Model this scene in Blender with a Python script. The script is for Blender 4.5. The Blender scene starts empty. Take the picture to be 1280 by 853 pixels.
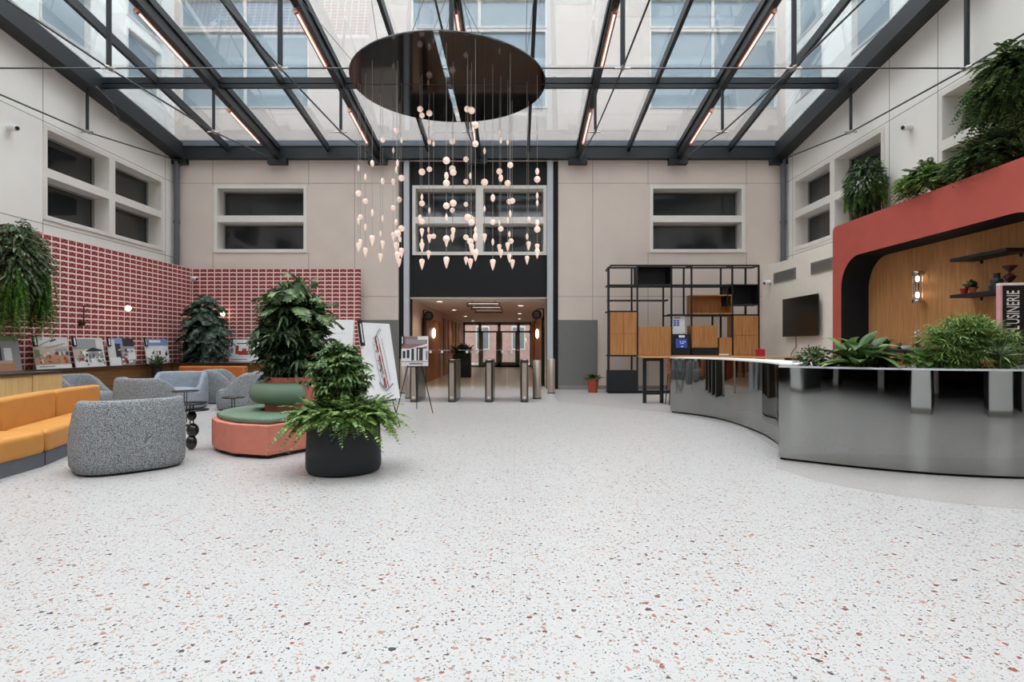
import bpy, math, random
from mathutils import Vector, Matrix
R = random.Random(7)
PI = math.pi
scene = bpy.context.scene
COL = scene.collection
F, CX, CY, H = 711.0, 645.0, 432.0, 1.35     # focal length in pixels of the 1280x853 frame, vanishing point, eye height

def W(px, py, y):            # pixel + depth -> point
    return Vector(((px-CX)/F*y, y, H+(CY-py)/F*y))
def FL(px, py):              # pixel on the floor -> point
    y = F*H/(py-CY)
    return Vector(((px-CX)/F*y, y, 0))

# ------------------------------------------------------------------ materials
MATS = {}
def srgb(r, g, b):
    f = lambda c: (c/255/12.92) if c/255 <= .04045 else ((c/255+.055)/1.055)**2.4
    return (f(r), f(g), f(b), 1)
class NT:
    def __init__(s, name):
        s.m = bpy.data.materials.new(name); s.m.use_nodes = True
        s.t = s.m.node_tree; s.n = s.t.nodes; s.l = s.t.links
        s.b = s.n.get('Principled BSDF'); s.o = s.n.get('Material Output')
        MATS[name] = s.m
    def node(s, typ, **kw):
        n = s.n.new(typ)
        for k, v in kw.items():
            if hasattr(n, k): setattr(n, k, v)
            else: n.inputs[k].default_value = v
        return n
    def set(s, sock, v):
        if hasattr(v, 'is_output'): s.l.new(v, sock)
        else: sock.default_value = v
    def math(s, op, a, b=None, c=None):
        n = s.n.new('ShaderNodeMath'); n.operation = op
        s.set(n.inputs[0], a)
        if b is not None: s.set(n.inputs[1], b)
        if c is not None: s.set(n.inputs[2], c)
        return n.outputs[0]
    def mix(s, f, a, b):
        n = s.n.new('ShaderNodeMix'); n.data_type = 'RGBA'
        s.set(n.inputs[0], f); s.set(n.inputs[6], a); s.set(n.inputs[7], b)
        return n.outputs[2]
    def obj(s):
        return s.node('ShaderNodeTexCoord').outputs['Object']
    def sep(s, v):
        n = s.n.new('ShaderNodeSeparateXYZ'); s.l.new(v, n.inputs[0]); return n.outputs
    def scale(s, v, sc):
        n = s.n.new('ShaderNodeMapping'); s.l.new(v, n.inputs['Vector']); n.inputs['Scale'].default_value = sc
        return n.outputs[0]
    def noise(s, v, scale, detail=2, rough=.5):
        n = s.node('ShaderNodeTexNoise'); s.l.new(v, n.inputs['Vector'])
        n.inputs['Scale'].default_value = scale; n.inputs['Detail'].default_value = detail; n.inputs['Roughness'].default_value = rough
        return n.outputs['Fac']
    def ramp(s, f, stops):
        n = s.n.new('ShaderNodeValToRGB'); s.l.new(f, n.inputs[0])
        e = n.color_ramp.elements
        while len(e) < len(stops): e.new(.5)
        for q, (p, c) in zip(e, stops): q.position = p; q.color = c
        return n.outputs[0]
    def bump(s, h, strength=.2, dist=.01):
        n = s.n.new('ShaderNodeBump'); s.l.new(h, n.inputs['Height'])
        n.inputs['Strength'].default_value = strength; n.inputs['Distance'].default_value = dist
        s.l.new(n.outputs[0], s.b.inputs['Normal'])
    def fin(s, color=None, rough=.5, metal=0, spec=.5):
        if color is not None: s.set(s.b.inputs['Base Color'], color)
        s.set(s.b.inputs['Roughness'], rough); s.b.inputs['Metallic'].default_value = metal
        s.b.inputs['Specular IOR Level'].default_value = spec
        return s.m
def plain(name, c, rough=.5, metal=0, spec=.5, var=.06, vs=6.0):
    t = NT(name); n = t.noise(t.obj(), vs, 3)
    d = tuple(x*(1-var) for x in c[:3])+(1,); e = tuple(min(1, x*(1+var)) for x in c[:3])+(1,)
    return t.fin(t.ramp(n, [(.3, d), (.7, e)]), rough, metal, spec)
def emis(name, c, s, base=None):
    t = NT(name); t.fin(base or c, .4)
    t.b.inputs['Emission Color'].default_value = c; t.b.inputs['Emission Strength'].default_value = s
    return t.m

plain('stone_side', srgb(238, 234, 228), .75, 0, .25, .02, 1.5)
plain('stone_cream', srgb(216, 201, 191), .75, 0, .25, .03, 1.5)
plain('stone_facade', srgb(226, 219, 211), .8, 0, .2, .03, .8)
plain('plaster_cream', srgb(240, 231, 219), .8, 0, .2, .02)
plain('frame_white', srgb(226, 220, 213), .5, 0, .3, .02)
plain('joint_dark', srgb(128, 118, 110), .9)
plain('beam_black', srgb(34, 37, 40), .45, 0, .4)
plain('panel_black', srgb(24, 25, 26), .6, 0, .3)
plain('matte_black', srgb(30, 31, 33), .55, 0, .35)
plain('pot_black', srgb(40, 42, 46), .6, 0, .3)
plain('reveal_black', srgb(26, 27, 30), .7, 0, .2)
plain('grey_dado', srgb(118, 117, 114), .22, 0, .4, .02)
plain('grey_base', srgb(140, 137, 133), .6)
plain('column_grey', srgb(190, 192, 198), .4, 0, .4, .02)
plain('white_paint', srgb(236, 236, 236), .6, 0, .3, .02)
plain('gallery_dark', srgb(54, 55, 57), .8, 0, .2)
plain('plinth_grey', srgb(92, 96, 102), .7)
plain('terracotta', srgb(203, 124, 106), .7, 0, .25, .07, 7)
plain('pot_terracotta', srgb(176, 78, 50), .7)
plain('portal_red', srgb(184, 88, 76), .75, 0, .25, .05, 2.5)
plain('cushion_green', srgb(106, 126, 106), .6, 0, .3, .05)
plain('leather_orange', srgb(200, 138, 68), .5, 0, .35, .06, 5)
plain('leather_rust', srgb(186, 110, 58), .5, 0, .35, .06, 5)
plain('leather_brown', srgb(140, 80, 50), .5)
plain('paper_white', srgb(238, 238, 240), .7, 0, .2, .01)
plain('plastic_white', srgb(228, 228, 228), .4)
plain('red_plastic', srgb(190, 45, 50), .4)
plain('red_ceramic', srgb(170, 40, 34), .35)
plain('vase_dark', srgb(40, 48, 50), .35)
plain('vase_maroon', srgb(64, 26, 24), .3)
plain('ceramic_white', srgb(215, 212, 208), .4)
plain('wicker', srgb(146, 98, 66), .8, 0, .2, .4, 60)
plain('soil', srgb(52, 42, 34), .95, 0, .1, .3, 40)
plain('stem_brown', srgb(84, 66, 44), .8)
plain('stem_green', srgb(78, 110, 52), .6)
plain('flower_white', srgb(238, 232, 232), .6)
plain('cable_steel', srgb(70, 72, 75), .4, .6)
plain('node_steel', srgb(176, 172, 166), .35, .8)
plain('wire_pale', srgb(170, 165, 160), .4, .3)
plain('pavement', srgb(170, 168, 165), .85)
plain('copper', srgb(196, 140, 116), .25, 1)
plain('chrome', srgb(190, 185, 178), .15, 1, .5, .02)
plain('pink_edge', srgb(214, 160, 160), .6)
plain('sign_white', srgb(225, 222, 218), .6, 0, .2, .01)
plain('lobby_wall', srgb(216, 192, 174), .7, 0, .25, .03)
plain('lobby_ceiling', srgb(222, 208, 198), .8, 0, .2, .02)
plain('door_grey', srgb(146, 146, 148), .5)
for nm, c in dict(ph_brick=(150, 112, 112), ph_grey=(150,150,152), ph_light=(205,203,200), ph_dark=(58,58,62), ph_beige=(190,172,158), ph_wood=(186,138,112), ph_red=(172,66,58),
                  ph_green=(108,128,92), ph_blue=(128,150,196), ph_white=(232,232,234), ph_line=(150,150,155), ph_pale=(222,222,224)).items():
    plain(nm, srgb(*c), .5, 0, .3, .05, 20)
emis('tube_light', (1, .80, .72, 1), 1.1)
emis('lamp_warm', (1, .8, .58, 1), 9)
emis('downlight', (1, .88, .74, 1), 8)
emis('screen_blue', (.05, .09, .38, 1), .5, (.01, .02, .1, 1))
emis('screen_mark', (.5, .6, .9, 1), .5)

def m_drop():
    t = NT('drop_glass'); n = t.noise(t.obj(), 30, 2)
    t.fin(t.ramp(n, [(.3, srgb(238, 205, 190)), (.7, srgb(250, 232, 224))]), .2)
    t.b.inputs['Emission Color'].default_value = (1, .72, .58, 1); t.b.inputs['Emission Strength'].default_value = .38
m_drop()
def m_floor(name, base, chips=True):
    t = NT(name); v = t.obj(); c = base
    cloud = t.noise(v, .9, 3)
    c = t.mix(t.math('MULTIPLY', cloud, .25), base, tuple(x*.86 for x in base[:3])+(1,))
    warp = t.n.new('ShaderNodeTexNoise'); t.l.new(v, warp.inputs['Vector']); warp.inputs['Scale'].default_value = 55; warp.inputs['Detail'].default_value = 3
    ad = t.n.new('ShaderNodeVectorMath'); ad.operation = 'MULTIPLY_ADD'
    t.l.new(warp.outputs['Color'], ad.inputs[0]); ad.inputs[1].default_value = (.034, .034, 0); t.l.new(v, ad.inputs[2])
    vv = ad.outputs[0]
    def layer(c, scale, thr, keep, stops, off):
        mp = t.n.new('ShaderNodeMapping'); t.l.new(vv, mp.inputs['Vector']); mp.inputs['Location'].default_value = (off, off*1.7, 0)
        vo = t.node('ShaderNodeTexVoronoi'); vo.voronoi_dimensions = '2D'; t.l.new(mp.outputs[0], vo.inputs['Vector']); vo.inputs['Scale'].default_value = scale
        sx = t.sep(vo.outputs['Color'])
        rad = t.math('MULTIPLY_ADD', sx[1], thr*.8, thr*.35)
        a = t.math('LESS_THAN', vo.outputs['Distance'], rad)
        k = t.math('LESS_THAN', sx[0], keep)
        col = t.ramp(sx[2], stops)
        return t.mix(t.math('MULTIPLY', a, k), c, col)
    dk, br, pk, ta, gy = srgb(54, 58, 62), srgb(148, 88, 68), srgb(168, 128, 114), srgb(172, 148, 126), srgb(124, 122, 121)
    if chips:
        c = layer(c, 120, .42, .22, [(0, gy), (.5, ta), (.8, srgb(112, 112, 112))], 5)
        c = layer(c, 56, .32, .24, [(0, dk), (.5, srgb(110, 108, 106)), (.75, pk)], 3)
        c = layer(c, 27, .28, .20, [(0, dk), (.35, br), (.6, pk), (.85, ta)], 0)
        c = layer(c, 13, .19, .11, [(0, br), (.5, dk), (.75, pk)], 9)
        s = t.sep(v)
        for ax, per, off in ((0, .62, .045), (1, 1.2, .63)):
            fr = t.math('FRACT', t.math('MULTIPLY_ADD', s[ax], 1/per, off))
            c = t.mix(t.math('MULTIPLY', t.math('LESS_THAN', fr, .003/per), .5), c, srgb(140, 136, 132))
    else:
        c = layer(c, 110, .4, .5, [(0, gy), (.5, ta), (.8, srgb(120, 118, 116))], 5)
    t.fin(c, .32, 0, .4)
m_floor('terrazzo', srgb(184, 181, 180))
m_floor('terrazzo_grey', srgb(172, 167, 165), False)
m_floor('lobby_stone', srgb(222, 208, 196), False)

def m_tile(name, ax):
    t = NT(name); s = t.sep(t.obj()); u, z = s[ax], s[2]
    fu = t.math('FRACT', t.math('MULTIPLY', u, 1/.221)); fv = t.math('FRACT', t.math('MULTIPLY', z, 1/.122))
    cu = t.math('ABSOLUTE', t.math('SUBTRACT', fu, .5)); cv = t.math('ABSOLUTE', t.math('SUBTRACT', fv, .5))
    zz = t.math('PINGPONG', t.math('MULTIPLY', fu, 2.0), .5)          # 0..0.5 triangles
    dz = t.math('ABSOLUTE', t.math('SUBTRACT', t.math('MULTIPLY', zz, 2.0), t.math('MULTIPLY_ADD', fv, 1.5, -.25)))
    web = t.math('LESS_THAN', dz, .24)
    c = t.mix(web, srgb(96, 40, 44), srgb(186, 88, 86))
    inn = t.math('MULTIPLY', t.math('LESS_THAN', cu, .43), t.math('LESS_THAN', cv, .34))
    c = t.mix(inn, srgb(224, 156, 150), c)  # pink rim: light caught by the tile thickness, painted into the colour
    gr = t.math('MAXIMUM', t.math('GREATER_THAN', cu, .455), t.math('GREATER_THAN', cv, .405))
    c = t.mix(gr, c, srgb(242, 226, 219))
    t.fin(c, .7, 0, .25)
m_tile('tile_x', 0); m_tile('tile_y', 1)

def m_wood(name, a, b, ax=2, plank=0, pax=0, rough=.5):
    t = NT(name); v = t.obj()
    sc = [14, 14, 14]; sc[ax] = .7
    n = t.noise(t.scale(v, sc), 2.2, 6, .62)
    c = t.ramp(n, [(.28, a), (.72, b)])
    if plank:
        f = t.math('FRACT', t.math('MULTIPLY', t.sep(v)[pax], 1/plank))
        c = t.mix(t.math('MULTIPLY', t.math('LESS_THAN', f, .02), .4), c, tuple(x*.4 for x in a[:3])+(1,))
    t.fin(c, rough, 0, .3)
m_wood('oak_shelf', srgb(160, 104, 58), srgb(200, 144, 90))
m_wood('oak_niche', srgb(168, 112, 66), srgb(212, 157, 104), 2, .0, 1)
m_wood('oak_light', srgb(196, 156, 100), srgb(222, 186, 130), 2, .5, 1)
m_wood('walnut', srgb(96, 66, 38), srgb(136, 98, 60), 1)
m_wood('walnut_x', srgb(96, 66, 38), srgb(136, 98, 60), 0)
m_wood('wood_dark', srgb(58, 46, 40), srgb(78, 62, 54), 1, 0, 0, .35)
m_wood('oak_top', srgb(176, 120, 76), srgb(204, 150, 104), 0)
m_wood('lobby_wood', srgb(150, 90, 44), srgb(190, 126, 70), 2, .4, 1)

def m_boucle(name, a, b):
    t = NT(name); v = t.obj()
    n = t.noise(v, 130, 3, .7)
    t.fin(t.ramp(n, [(.40, a), (.5, tuple((x+y)/2*.95 for x, y in zip(a, b))), (.6, b)]), .95, 0, .1)
    t.bump(n, .6, .02)
m_boucle('boucle_grey', srgb(58, 62, 66), srgb(190, 192, 195))
m_boucle('boucle_blue', srgb(104, 112, 124), srgb(192, 198, 208))

def m_leaf(name, a, b, c):
    t = NT(name)
    g = t.n.new('ShaderNodeNewGeometry')
    col = t.ramp(g.outputs['Random Per Island'], [(0, a), (.55, b), (1, c)])
    t.fin(col, .42, 0, .35)
    tr = t.n.new('ShaderNodeBsdfTranslucent'); t.l.new(col, tr.inputs[0])
    mx = t.n.new('ShaderNodeMixShader'); mx.inputs[0].default_value = .22
    t.l.new(t.b.outputs[0], mx.inputs[1]); t.l.new(tr.outputs[0], mx.inputs[2]); t.l.new(mx.outputs[0], t.o.inputs[0])
m_leaf('leaf_dark', srgb(30, 46, 32), srgb(52, 74, 48), srgb(112, 134, 92))
m_leaf('leaf_deep', srgb(30, 46, 40), srgb(50, 72, 58), srgb(96, 118, 94))
m_leaf('leaf_mid', srgb(42, 64, 36), srgb(74, 98, 54), srgb(130, 150, 92))
m_leaf('leaf_umbrella', srgb(50, 78, 42), srgb(86, 114, 62), srgb(146, 168, 106))
m_leaf('leaf_fern', srgb(70, 100, 48), srgb(112, 142, 72), srgb(170, 190, 116))
m_leaf('leaf_bright', srgb(56, 94, 38), srgb(88, 130, 54), srgb(142, 172, 88))
m_leaf('leaf_grey', srgb(54, 74, 54), srgb(96, 116, 84), srgb(164, 176, 136))

def m_glass(name, tint, ior=1.45, amp=1.0):
    t = NT(name)
    tr = t.n.new('ShaderNodeBsdfTransparent'); tr.inputs[0].default_value = tint
    gl = t.n.new('ShaderNodeBsdfGlossy'); gl.inputs['Roughness'].default_value = .02; gl.inputs[0].default_value = (.9, .95, 1, 1)
    fr = t.n.new('ShaderNodeFresnel'); fr.inputs[0].default_value = ior
    mx = t.n.new('ShaderNodeMixShader'); t.l.new(t.math('MULTIPLY', fr.outputs[0], amp), mx.inputs[0])
    t.l.new(tr.outputs[0], mx.inputs[1]); t.l.new(gl.outputs[0], mx.inputs[2]); t.l.new(mx.outputs[0], t.o.inputs[0])
m_glass('roof_glass', (.95, .975, .98, 1), 1.35, .7)
m_glass('clear_glass', (.90, .95, .93, 1), 1.45, .8)
m_glass('door_glass', (.72, .76, .76, 1), 1.45, .8)
m_glass('lamp_glass', (.96, .96, .95, 1), 1.3, .8)
plain('dark_glass', srgb(40, 43, 44), .06, 0, .6, .02)
plain('facade_glass', srgb(148, 160, 166), .16, 0, .6, .10, .5)  # blue-grey of the reflected sky is put into the base colour
plain('street_glass', srgb(120, 130, 136), .1, 0, .6, .1, .5)
plain('tv_black', srgb(20, 21, 18), .28, 0, .5, .02)
plain('disc_black', srgb(20, 19, 18), .06, 0, .7, .02)
plain('steel_brushed', srgb(186, 172, 158), .35, .55, .5, .04, 3)
plain('steel_dark', srgb(98, 96, 94), .28, .7, .5, .04, 3)
plain('gloss_black', srgb(34, 34, 34), .18, 0, .6)
def m_mirror():
    t = NT('mirror_steel'); n = t.noise(t.scale(t.obj(), (1, 1, .4)), 1.6, 2)
    t.fin(t.ramp(n, [(.3, (.30, .305, .295, 1)), (.7, (.35, .355, .345, 1))]), .04, 1)
    t.bump(n, .06, .05)
m_mirror()
def m_brick():
    t = NT('street_brick'); b = t.node('ShaderNodeTexBrick')
    mp = t.n.new('ShaderNodeMapping'); t.l.new(t.obj(), mp.inputs['Vector']); mp.inputs['Rotation'].default_value = (PI/2, 0, 0)
    t.l.new(mp.outputs[0], b.inputs['Vector']); b.inputs['Scale'].default_value = 3
    b.inputs['Color1'].default_value = srgb(160, 116, 112); b.inputs['Color2'].default_value = srgb(188, 146, 140); b.inputs['Mortar'].default_value = srgb(210, 196, 190)
    t.fin(b.outputs['Color'], .85)
m_brick()

# ------------------------------------------------------------------ mesh builder
class MB:
    def __init__(s): s.v = []; s.f = []; s.mi = []; s.cur = 0
    def add(s, vs, fs):
        o = len(s.v); s.v += [tuple(p) for p in vs]; s.f += [tuple(i+o for i in q) for q in fs]; s.mi += [s.cur]*len(fs); return s
    def box(s, x0, x1, y0, y1, z0, z1):
        x0, x1 = sorted((x0, x1)); y0, y1 = sorted((y0, y1)); z0, z1 = sorted((z0, z1))
        v = [(x, y, z) for z in (z0, z1) for y in (y0, y1) for x in (x0, x1)]
        return s.add(v, [(0,2,3,1),(4,5,7,6),(0,1,5,4),(2,6,7,3),(0,4,6,2),(1,3,7,5)])
    def quad(s, *p): return s.add(p, [tuple(range(len(p)))])
    def hexa(s, v): return s.add(v, [(0,2,3,1),(4,5,7,6),(0,1,5,4),(2,6,7,3),(0,4,6,2),(1,3,7,5)])
    def prism(s, poly, z0, z1):
        n = len(poly); v = [(x, y, z0) for x, y in poly]+[(x, y, z1) for x, y in poly]
        a = sum(poly[i][0]*poly[(i+1) % n][1]-poly[(i+1) % n][0]*poly[i][1] for i in range(n))
        fs = [tuple(range(n))[::-1], tuple(range(n, 2*n))]+[(i, (i+1) % n, n+(i+1) % n, n+i) for i in range(n)]
        if a < 0: fs = [q[::-1] for q in fs]
        return s.add(v, fs)
    def tube(s, pts, r, n=8, cap=True):
        pts = [Vector(p) for p in pts]; m = len(pts); rr = r if isinstance(r, (list, tuple)) else [r]*m
        vs = []; up = None
        for i, p in enumerate(pts):
            d = ((pts[min(i+1, m-1)]-pts[max(i-1, 0)])).normalized()
            a = d.cross(Vector((0, 0, 1)) if abs(d.z) < .95 else Vector((1, 0, 0))).normalized() if up is None else (up-d*up.dot(d)).normalized()
            up = a; b = d.cross(a)
            vs += [p+(a*math.cos(2*PI*k/n)+b*math.sin(2*PI*k/n))*rr[i] for k in range(n)]
        fs = [(i*n+k, i*n+(k+1) % n, (i+1)*n+(k+1) % n, (i+1)*n+k) for i in range(m-1) for k in range(n)]
        if cap: fs += [tuple(range(n))[::-1], tuple(range((m-1)*n, m*n))]
        return s.add(vs, fs)
    def lathe(s, prof, c=(0, 0, 0), n=24, axis='z', sx=1, sy=1):
        vs = []; m = len(prof)
        for r, z in prof:
            for k in range(n):
                a = 2*PI*k/n; p = (r*math.cos(a)*sx, r*math.sin(a)*sy, z)
                if axis == 'y': p = (p[0], z, p[1])
                if axis == 'x': p = (z, p[0], p[1])
                vs.append((c[0]+p[0], c[1]+p[1], c[2]+p[2]))
        fs = [(i*n+k, i*n+(k+1) % n, (i+1)*n+(k+1) % n, (i+1)*n+k) for i in range(m-1) for k in range(n)]
        if prof[0][0] > 1e-5: fs.append(tuple(range(n))[::-1])
        if prof[-1][0] > 1e-5: fs.append(tuple(range((m-1)*n, m*n)))
        return s.add(vs, fs)
    def ball(s, c, rx, ry=None, rz=None, n=14, m=8):
        ry = ry or rx; rz = rz or rx
        return s.lathe([(max(1e-6, math.sin(PI*i/m)), -math.cos(PI*i/m)*rz) for i in range(m+1)], c, n, 'z', rx, ry)

def obj(name, mb, mat, root=None, world=True, smooth=False, bevel=0, seg=3, subd=0, angle=40):
    me = bpy.data.meshes.new(name)
    v = mb.v
    if root is not None and world:
        q = root
        l = Vector((0, 0, 0))
        while q is not None: l += q.location; q = q.parent
        v = [(p[0]-l.x, p[1]-l.y, p[2]-l.z) for p in v]
    me.from_pydata(v, [], mb.f)
    for mm in (mat if isinstance(mat, (list, tuple)) else [mat]): me.materials.append(MATS[mm])
    if any(mb.mi): me.polygons.foreach_set('material_index', mb.mi)
    me.update()
    if smooth:
        me.polygons.foreach_set('use_smooth', [True]*len(me.polygons))
        me.set_sharp_from_angle(angle=math.radians(angle))
    o = bpy.data.objects.new(name, me); COL.objects.link(o)
    if root is not None: o.parent = root
    if bevel:
        b = o.modifiers.new('bevel', 'BEVEL'); b.width = bevel; b.segments = seg; b.limit_method = 'ANGLE'; b.angle_limit = math.radians(35)
        me.polygons.foreach_set('use_smooth', [True]*len(me.polygons))
        if not smooth: o.modifiers.new('wn', 'WEIGHTED_NORMAL')
    if subd:
        d = o.modifiers.new('subd', 'SUBSURF'); d.levels = subd; d.render_levels = subd
    return o
def thing(name, label, cat, loc, rz=0, group=None):
    o = bpy.data.objects.new(name, None); COL.objects.link(o); o.empty_display_size = .1
    o.location = loc; o.rotation_euler = (0, 0, rz); return tag(o, label, cat, group)
def tag(o, label, cat, group=None):
    o['label'] = label; o['category'] = cat; o['kind'] = 'thing'
    if group: o['group'] = group
    return o
def struct(name, mb, mat, root=None, **kw):
    o = obj(name, mb, mat, root, **kw)
    if root is None: o['kind'] = 'structure'
    return o
def sroot(name, loc=(0, 0, 0)):
    o = bpy.data.objects.new(name, None); COL.objects.link(o); o.location = loc; o['kind'] = 'structure'; return o
def dup(root, label=None, loc=None, rz=None, mat=None):
    r = root.copy(); COL.objects.link(r)
    if label: r['label'] = label
    if loc is not None: r.location = loc
    if rz is not None: r.rotation_euler = (0, 0, rz)
    def rec(a, b):
        for ch in list(a.children):
            c = ch.copy(); COL.objects.link(c); c.parent = b; rec(ch, c)
    rec(root, r); return r

# ------------------------------------------------------------------ room dimensions
XL, XR, YB = -10.48, 8.27, 17.45
ZT = 13.4
def roofz(y): return 7.02+.131*(17.3-y)      # underside of the main beams

def wall(name, ax, pos, rng, zr, holes, mat, thick=.5):
    """wall in the plane ax=pos, holes = (u0,u1,z0,z1); thickness away from the room"""
    us = sorted({rng[0], rng[1], *[h[0] for h in holes], *[h[1] for h in holes]}); zs = sorted({zr[0], zr[1], *[h[2] for h in holes], *[h[3] for h in holes]})
    mb = MB(); sgn = 1 if (ax == 1 or pos > 0) else -1
    if ax == 1 and pos < 5: sgn = -1
    for i in range(len(us)-1):
        for j in range(len(zs)-1):
            uc, zc = (us[i]+us[i+1])/2, (zs[j]+zs[j+1])/2
            if any(h[0] < uc < h[1] and h[2] < zc < h[3] for h in holes): continue
            if ax == 0: mb.box(pos, pos+sgn*thick, us[i], us[i+1], zs[j], zs[j+1])
            else: mb.box(us[i], us[i+1], pos, pos+sgn*thick, zs[j], zs[j+1])
    return struct(name, mb, mat)
WN = [0]
def window(ax, pos, u0, u1, z0, z1, nm=1, depth=.43, dark=True, split=True, casing=.1):
    WN[0] += 1
    sgn = 1 if (ax == 1 or pos > 0) else -1
    uc = (u0+u1)/2
    root = sroot('window_%d' % WN[0], ((pos, uc, z0) if ax == 0 else (uc, pos, z0)))
    B = (lambda mb, a, b, d0, d1, c, d: mb.box(pos+sgn*d0, pos+sgn*d1, a, b, c, d)) if ax == 0 else (lambda mb, a, b, d0, d1, c, d: mb.box(a, b, pos+d0, pos+d1, c, d))
    fr = MB(); c = casing; f0 = -.03
    B(fr, u0, u0+c, f0, depth, z0, z1); B(fr, u1-c, u1, f0, depth, z0, z1)
    B(fr, u0+c, u1-c, f0, depth, z1-c, z1); B(fr, u0+c, u1-c, f0, depth, z0, z0+c)
    struct('frame', fr, 'frame_white', root)
    us = [u0+c+(u1-u0-2*c)*k/nm for k in range(nm+1)]
    for k in range(1, nm):
        m = MB(); mw = .11 if dark else .03; B(m, us[k]-mw, us[k]+mw, f0 if dark else depth-.06, depth, z0+c, z1-c); struct('mullion', m, 'frame_white', root)
    zm = (z0+z1)/2
    for k in range(nm):
        mw = .11 if dark else .03; a = us[k]+(mw if k else 0); b = us[k+1]-(mw if k < nm-1 else 0)
        zz = [(z0+c, zm-.1), (zm+.1, z1-c)] if split else [(z0+c, z1-c)]
        if split:
            m = MB(); B(m, a, b, f0, depth, zm-.1, zm+.1); struct('transom', m, 'frame_white', root)
        for (za, zb) in zz:
            s = MB(); t = .04 if dark else .015
            B(s, a, a+t, depth-.08, depth-.02, za, zb); B(s, b-t, b, depth-.08, depth-.02, za, zb); B(s, a+t, b-t, depth-.08, depth-.02, za, za+t); B(s, a+t, b-t, depth-.08, depth-.02, zb-t, zb)
            struct('sash', s, 'frame_white' if not dark else 'grey_base', root)
            p = MB(); B(p, a, b, depth-.04, depth, za, zb); struct('glass', p, 'dark_glass' if dark else 'facade_glass', root)

# lower window holes
w_back = [(-9.25, -6.41, 4.2, 6.26), (4.10, 7.02, 4.2, 6.26)]
w_mid = (-3.20, .95, 4.14, 6.29)
w_left = [(12.59, 16.86, 4.15, 6.27), (6.9, 11.05, 4.15, 6.27)]
w_right = [(12.75, 16.9, 4.15, 6.27), (6.95, 11.1, 4.15, 6.27)]
f_back = [(-10.3, -6.35, 8.62, 11.0), (-3.2, .95, 8.62, 11.0), (4.1, 8.0, 8.62, 11.0), (-10.3, -6.35, 11.08, 13.0), (-3.2, .95, 11.08, 13.0), (4.1, 8.0, 11.08, 13.0)]
f_left = [(y, y+1.5, 8.5, 9.95) for y in (12.5, 15.3, 9.5, 6.7)]+[(y, y+1.5, 10.25, 12.7) for y in (12.5, 15.3)]
portal = (-3.61, 1.30, 0, 7.03)
wall('wall_back', 1, YB, (XL-.5, XR+.5), (0, ZT), w_back+f_back+[portal], 'stone_cream')
for nm, xx, ww in (('wall_left', XL, w_left), ('wall_right', XR, w_right)):
    wall(nm, 0, xx, (-1, YB), (0, 10.1), ww+[h for h in f_left if h[3] < 10.1], 'stone_side')
    wall(nm+'_upper', 0, xx, (11.8, YB), (10.1, ZT), [h for h in f_left if h[2] > 10.1], 'stone_side')
wall('wall_rear_sky_block', 1, -1.0, (XL-.5, XR+.5), (3.6, 9.4), [], 'stone_side')  # unseen rear wall, added at this height to block sky light from behind
for u0, u1, z0, z1 in w_back: window(1, YB, u0, u1, z0, z1, 1)
for u0, u1, z0, z1 in w_left: window(0, XL, u0, u1, z0, z1, 2)
for u0, u1, z0, z1 in w_right: window(0, XR, u0, u1, z0, z1, 2)
for u0, u1, z0, z1 in f_back: window(1, YB, u0, u1, z0, z1, 2, .1, False, z0 > 11, .04)
for ax, ps in ((0, XL), (0, XR)):
    for u0, u1, z0, z1 in f_left: window(ax, ps, u0, u1, z0, z1, 1, .15, False, False, .04)

# central portal: black cladding, window, light grey columns
YP = YB+.12
mb = MB()
for a in ((portal[0], -3.27, 0, 7.03), (.95, portal[1], 0, 7.03), (-3.27, .95, 6.29, 7.03), (-3.27, .95, 2.84, 4.14)):
    mb.box(a[0], a[1], YP, YP+.38, a[2], a[3])
struct('wall_portal', mb, 'panel_black')
mb = MB(); mb.box(-3.27, w_mid[0], YP, YP+.38, 4.14, 6.29); struct('trim_1', mb, 'panel_black')
window(1, YP, *w_mid, 2)
for i, (a, b) in enumerate(((-3.44, -3.275), (.955, 1.135))):
    mb = MB(); mb.box(a, b, YP-.16, YP, 0, 7.02); struct('trim_%d' % (i+2), mb, 'column_grey', bevel=.01)

# panel joints in the stone
mb = MB(); g = .006
for z in (6.33, 2.85):
    for a, b in ((XL, portal[0]), (portal[1], XR)): mb.box(a, b, YB-.003, YB+.01, z-g, z+g)
for x in (-9.30, -6.36, -4.95, 2.35, 4.05, 7.07):
    for a, b in ((0, 4.2), (6.26, 7.1)) if abs(x) > 4 and x not in (-4.95,) else ((0, 7.1),): mb.box(x-g, x+g, YB-.003, YB+.01, a, b)
struct('trim_4', mb, 'joint_dark')
for i, (xx, s) in enumerate(((XL, 1), (XR, -1))):
    mb = MB()
    for z in (6.33, 4.05): mb.box(xx-.01*s, xx+.003*s, 1, YB, z-g, z+g)
    for y in (17.0, 12.6, 11.15, 6.8): mb.box(xx-.01*s, xx+.003*s, y-g, y+g, 0, 8.2)
    struct('trim_%d' % (5+i), mb, 'joint_dark')
# grey panels and skirting on the back wall
mb = MB(); mb.box(-5.3, portal[0], YB-.03, YB, 0, 2.13); struct('trim_7', mb, 'grey_dado')
mb = MB(); mb.box(portal[1], 2.5, YB-.03, YB, .1, 2.13); struct('trim_8', mb, 'grey_dado')
mb = MB(); mb.box(portal[1], 7.5, YB-.05, YB, 0, .12); struct('baseboard_back', mb, 'grey_base')
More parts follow.
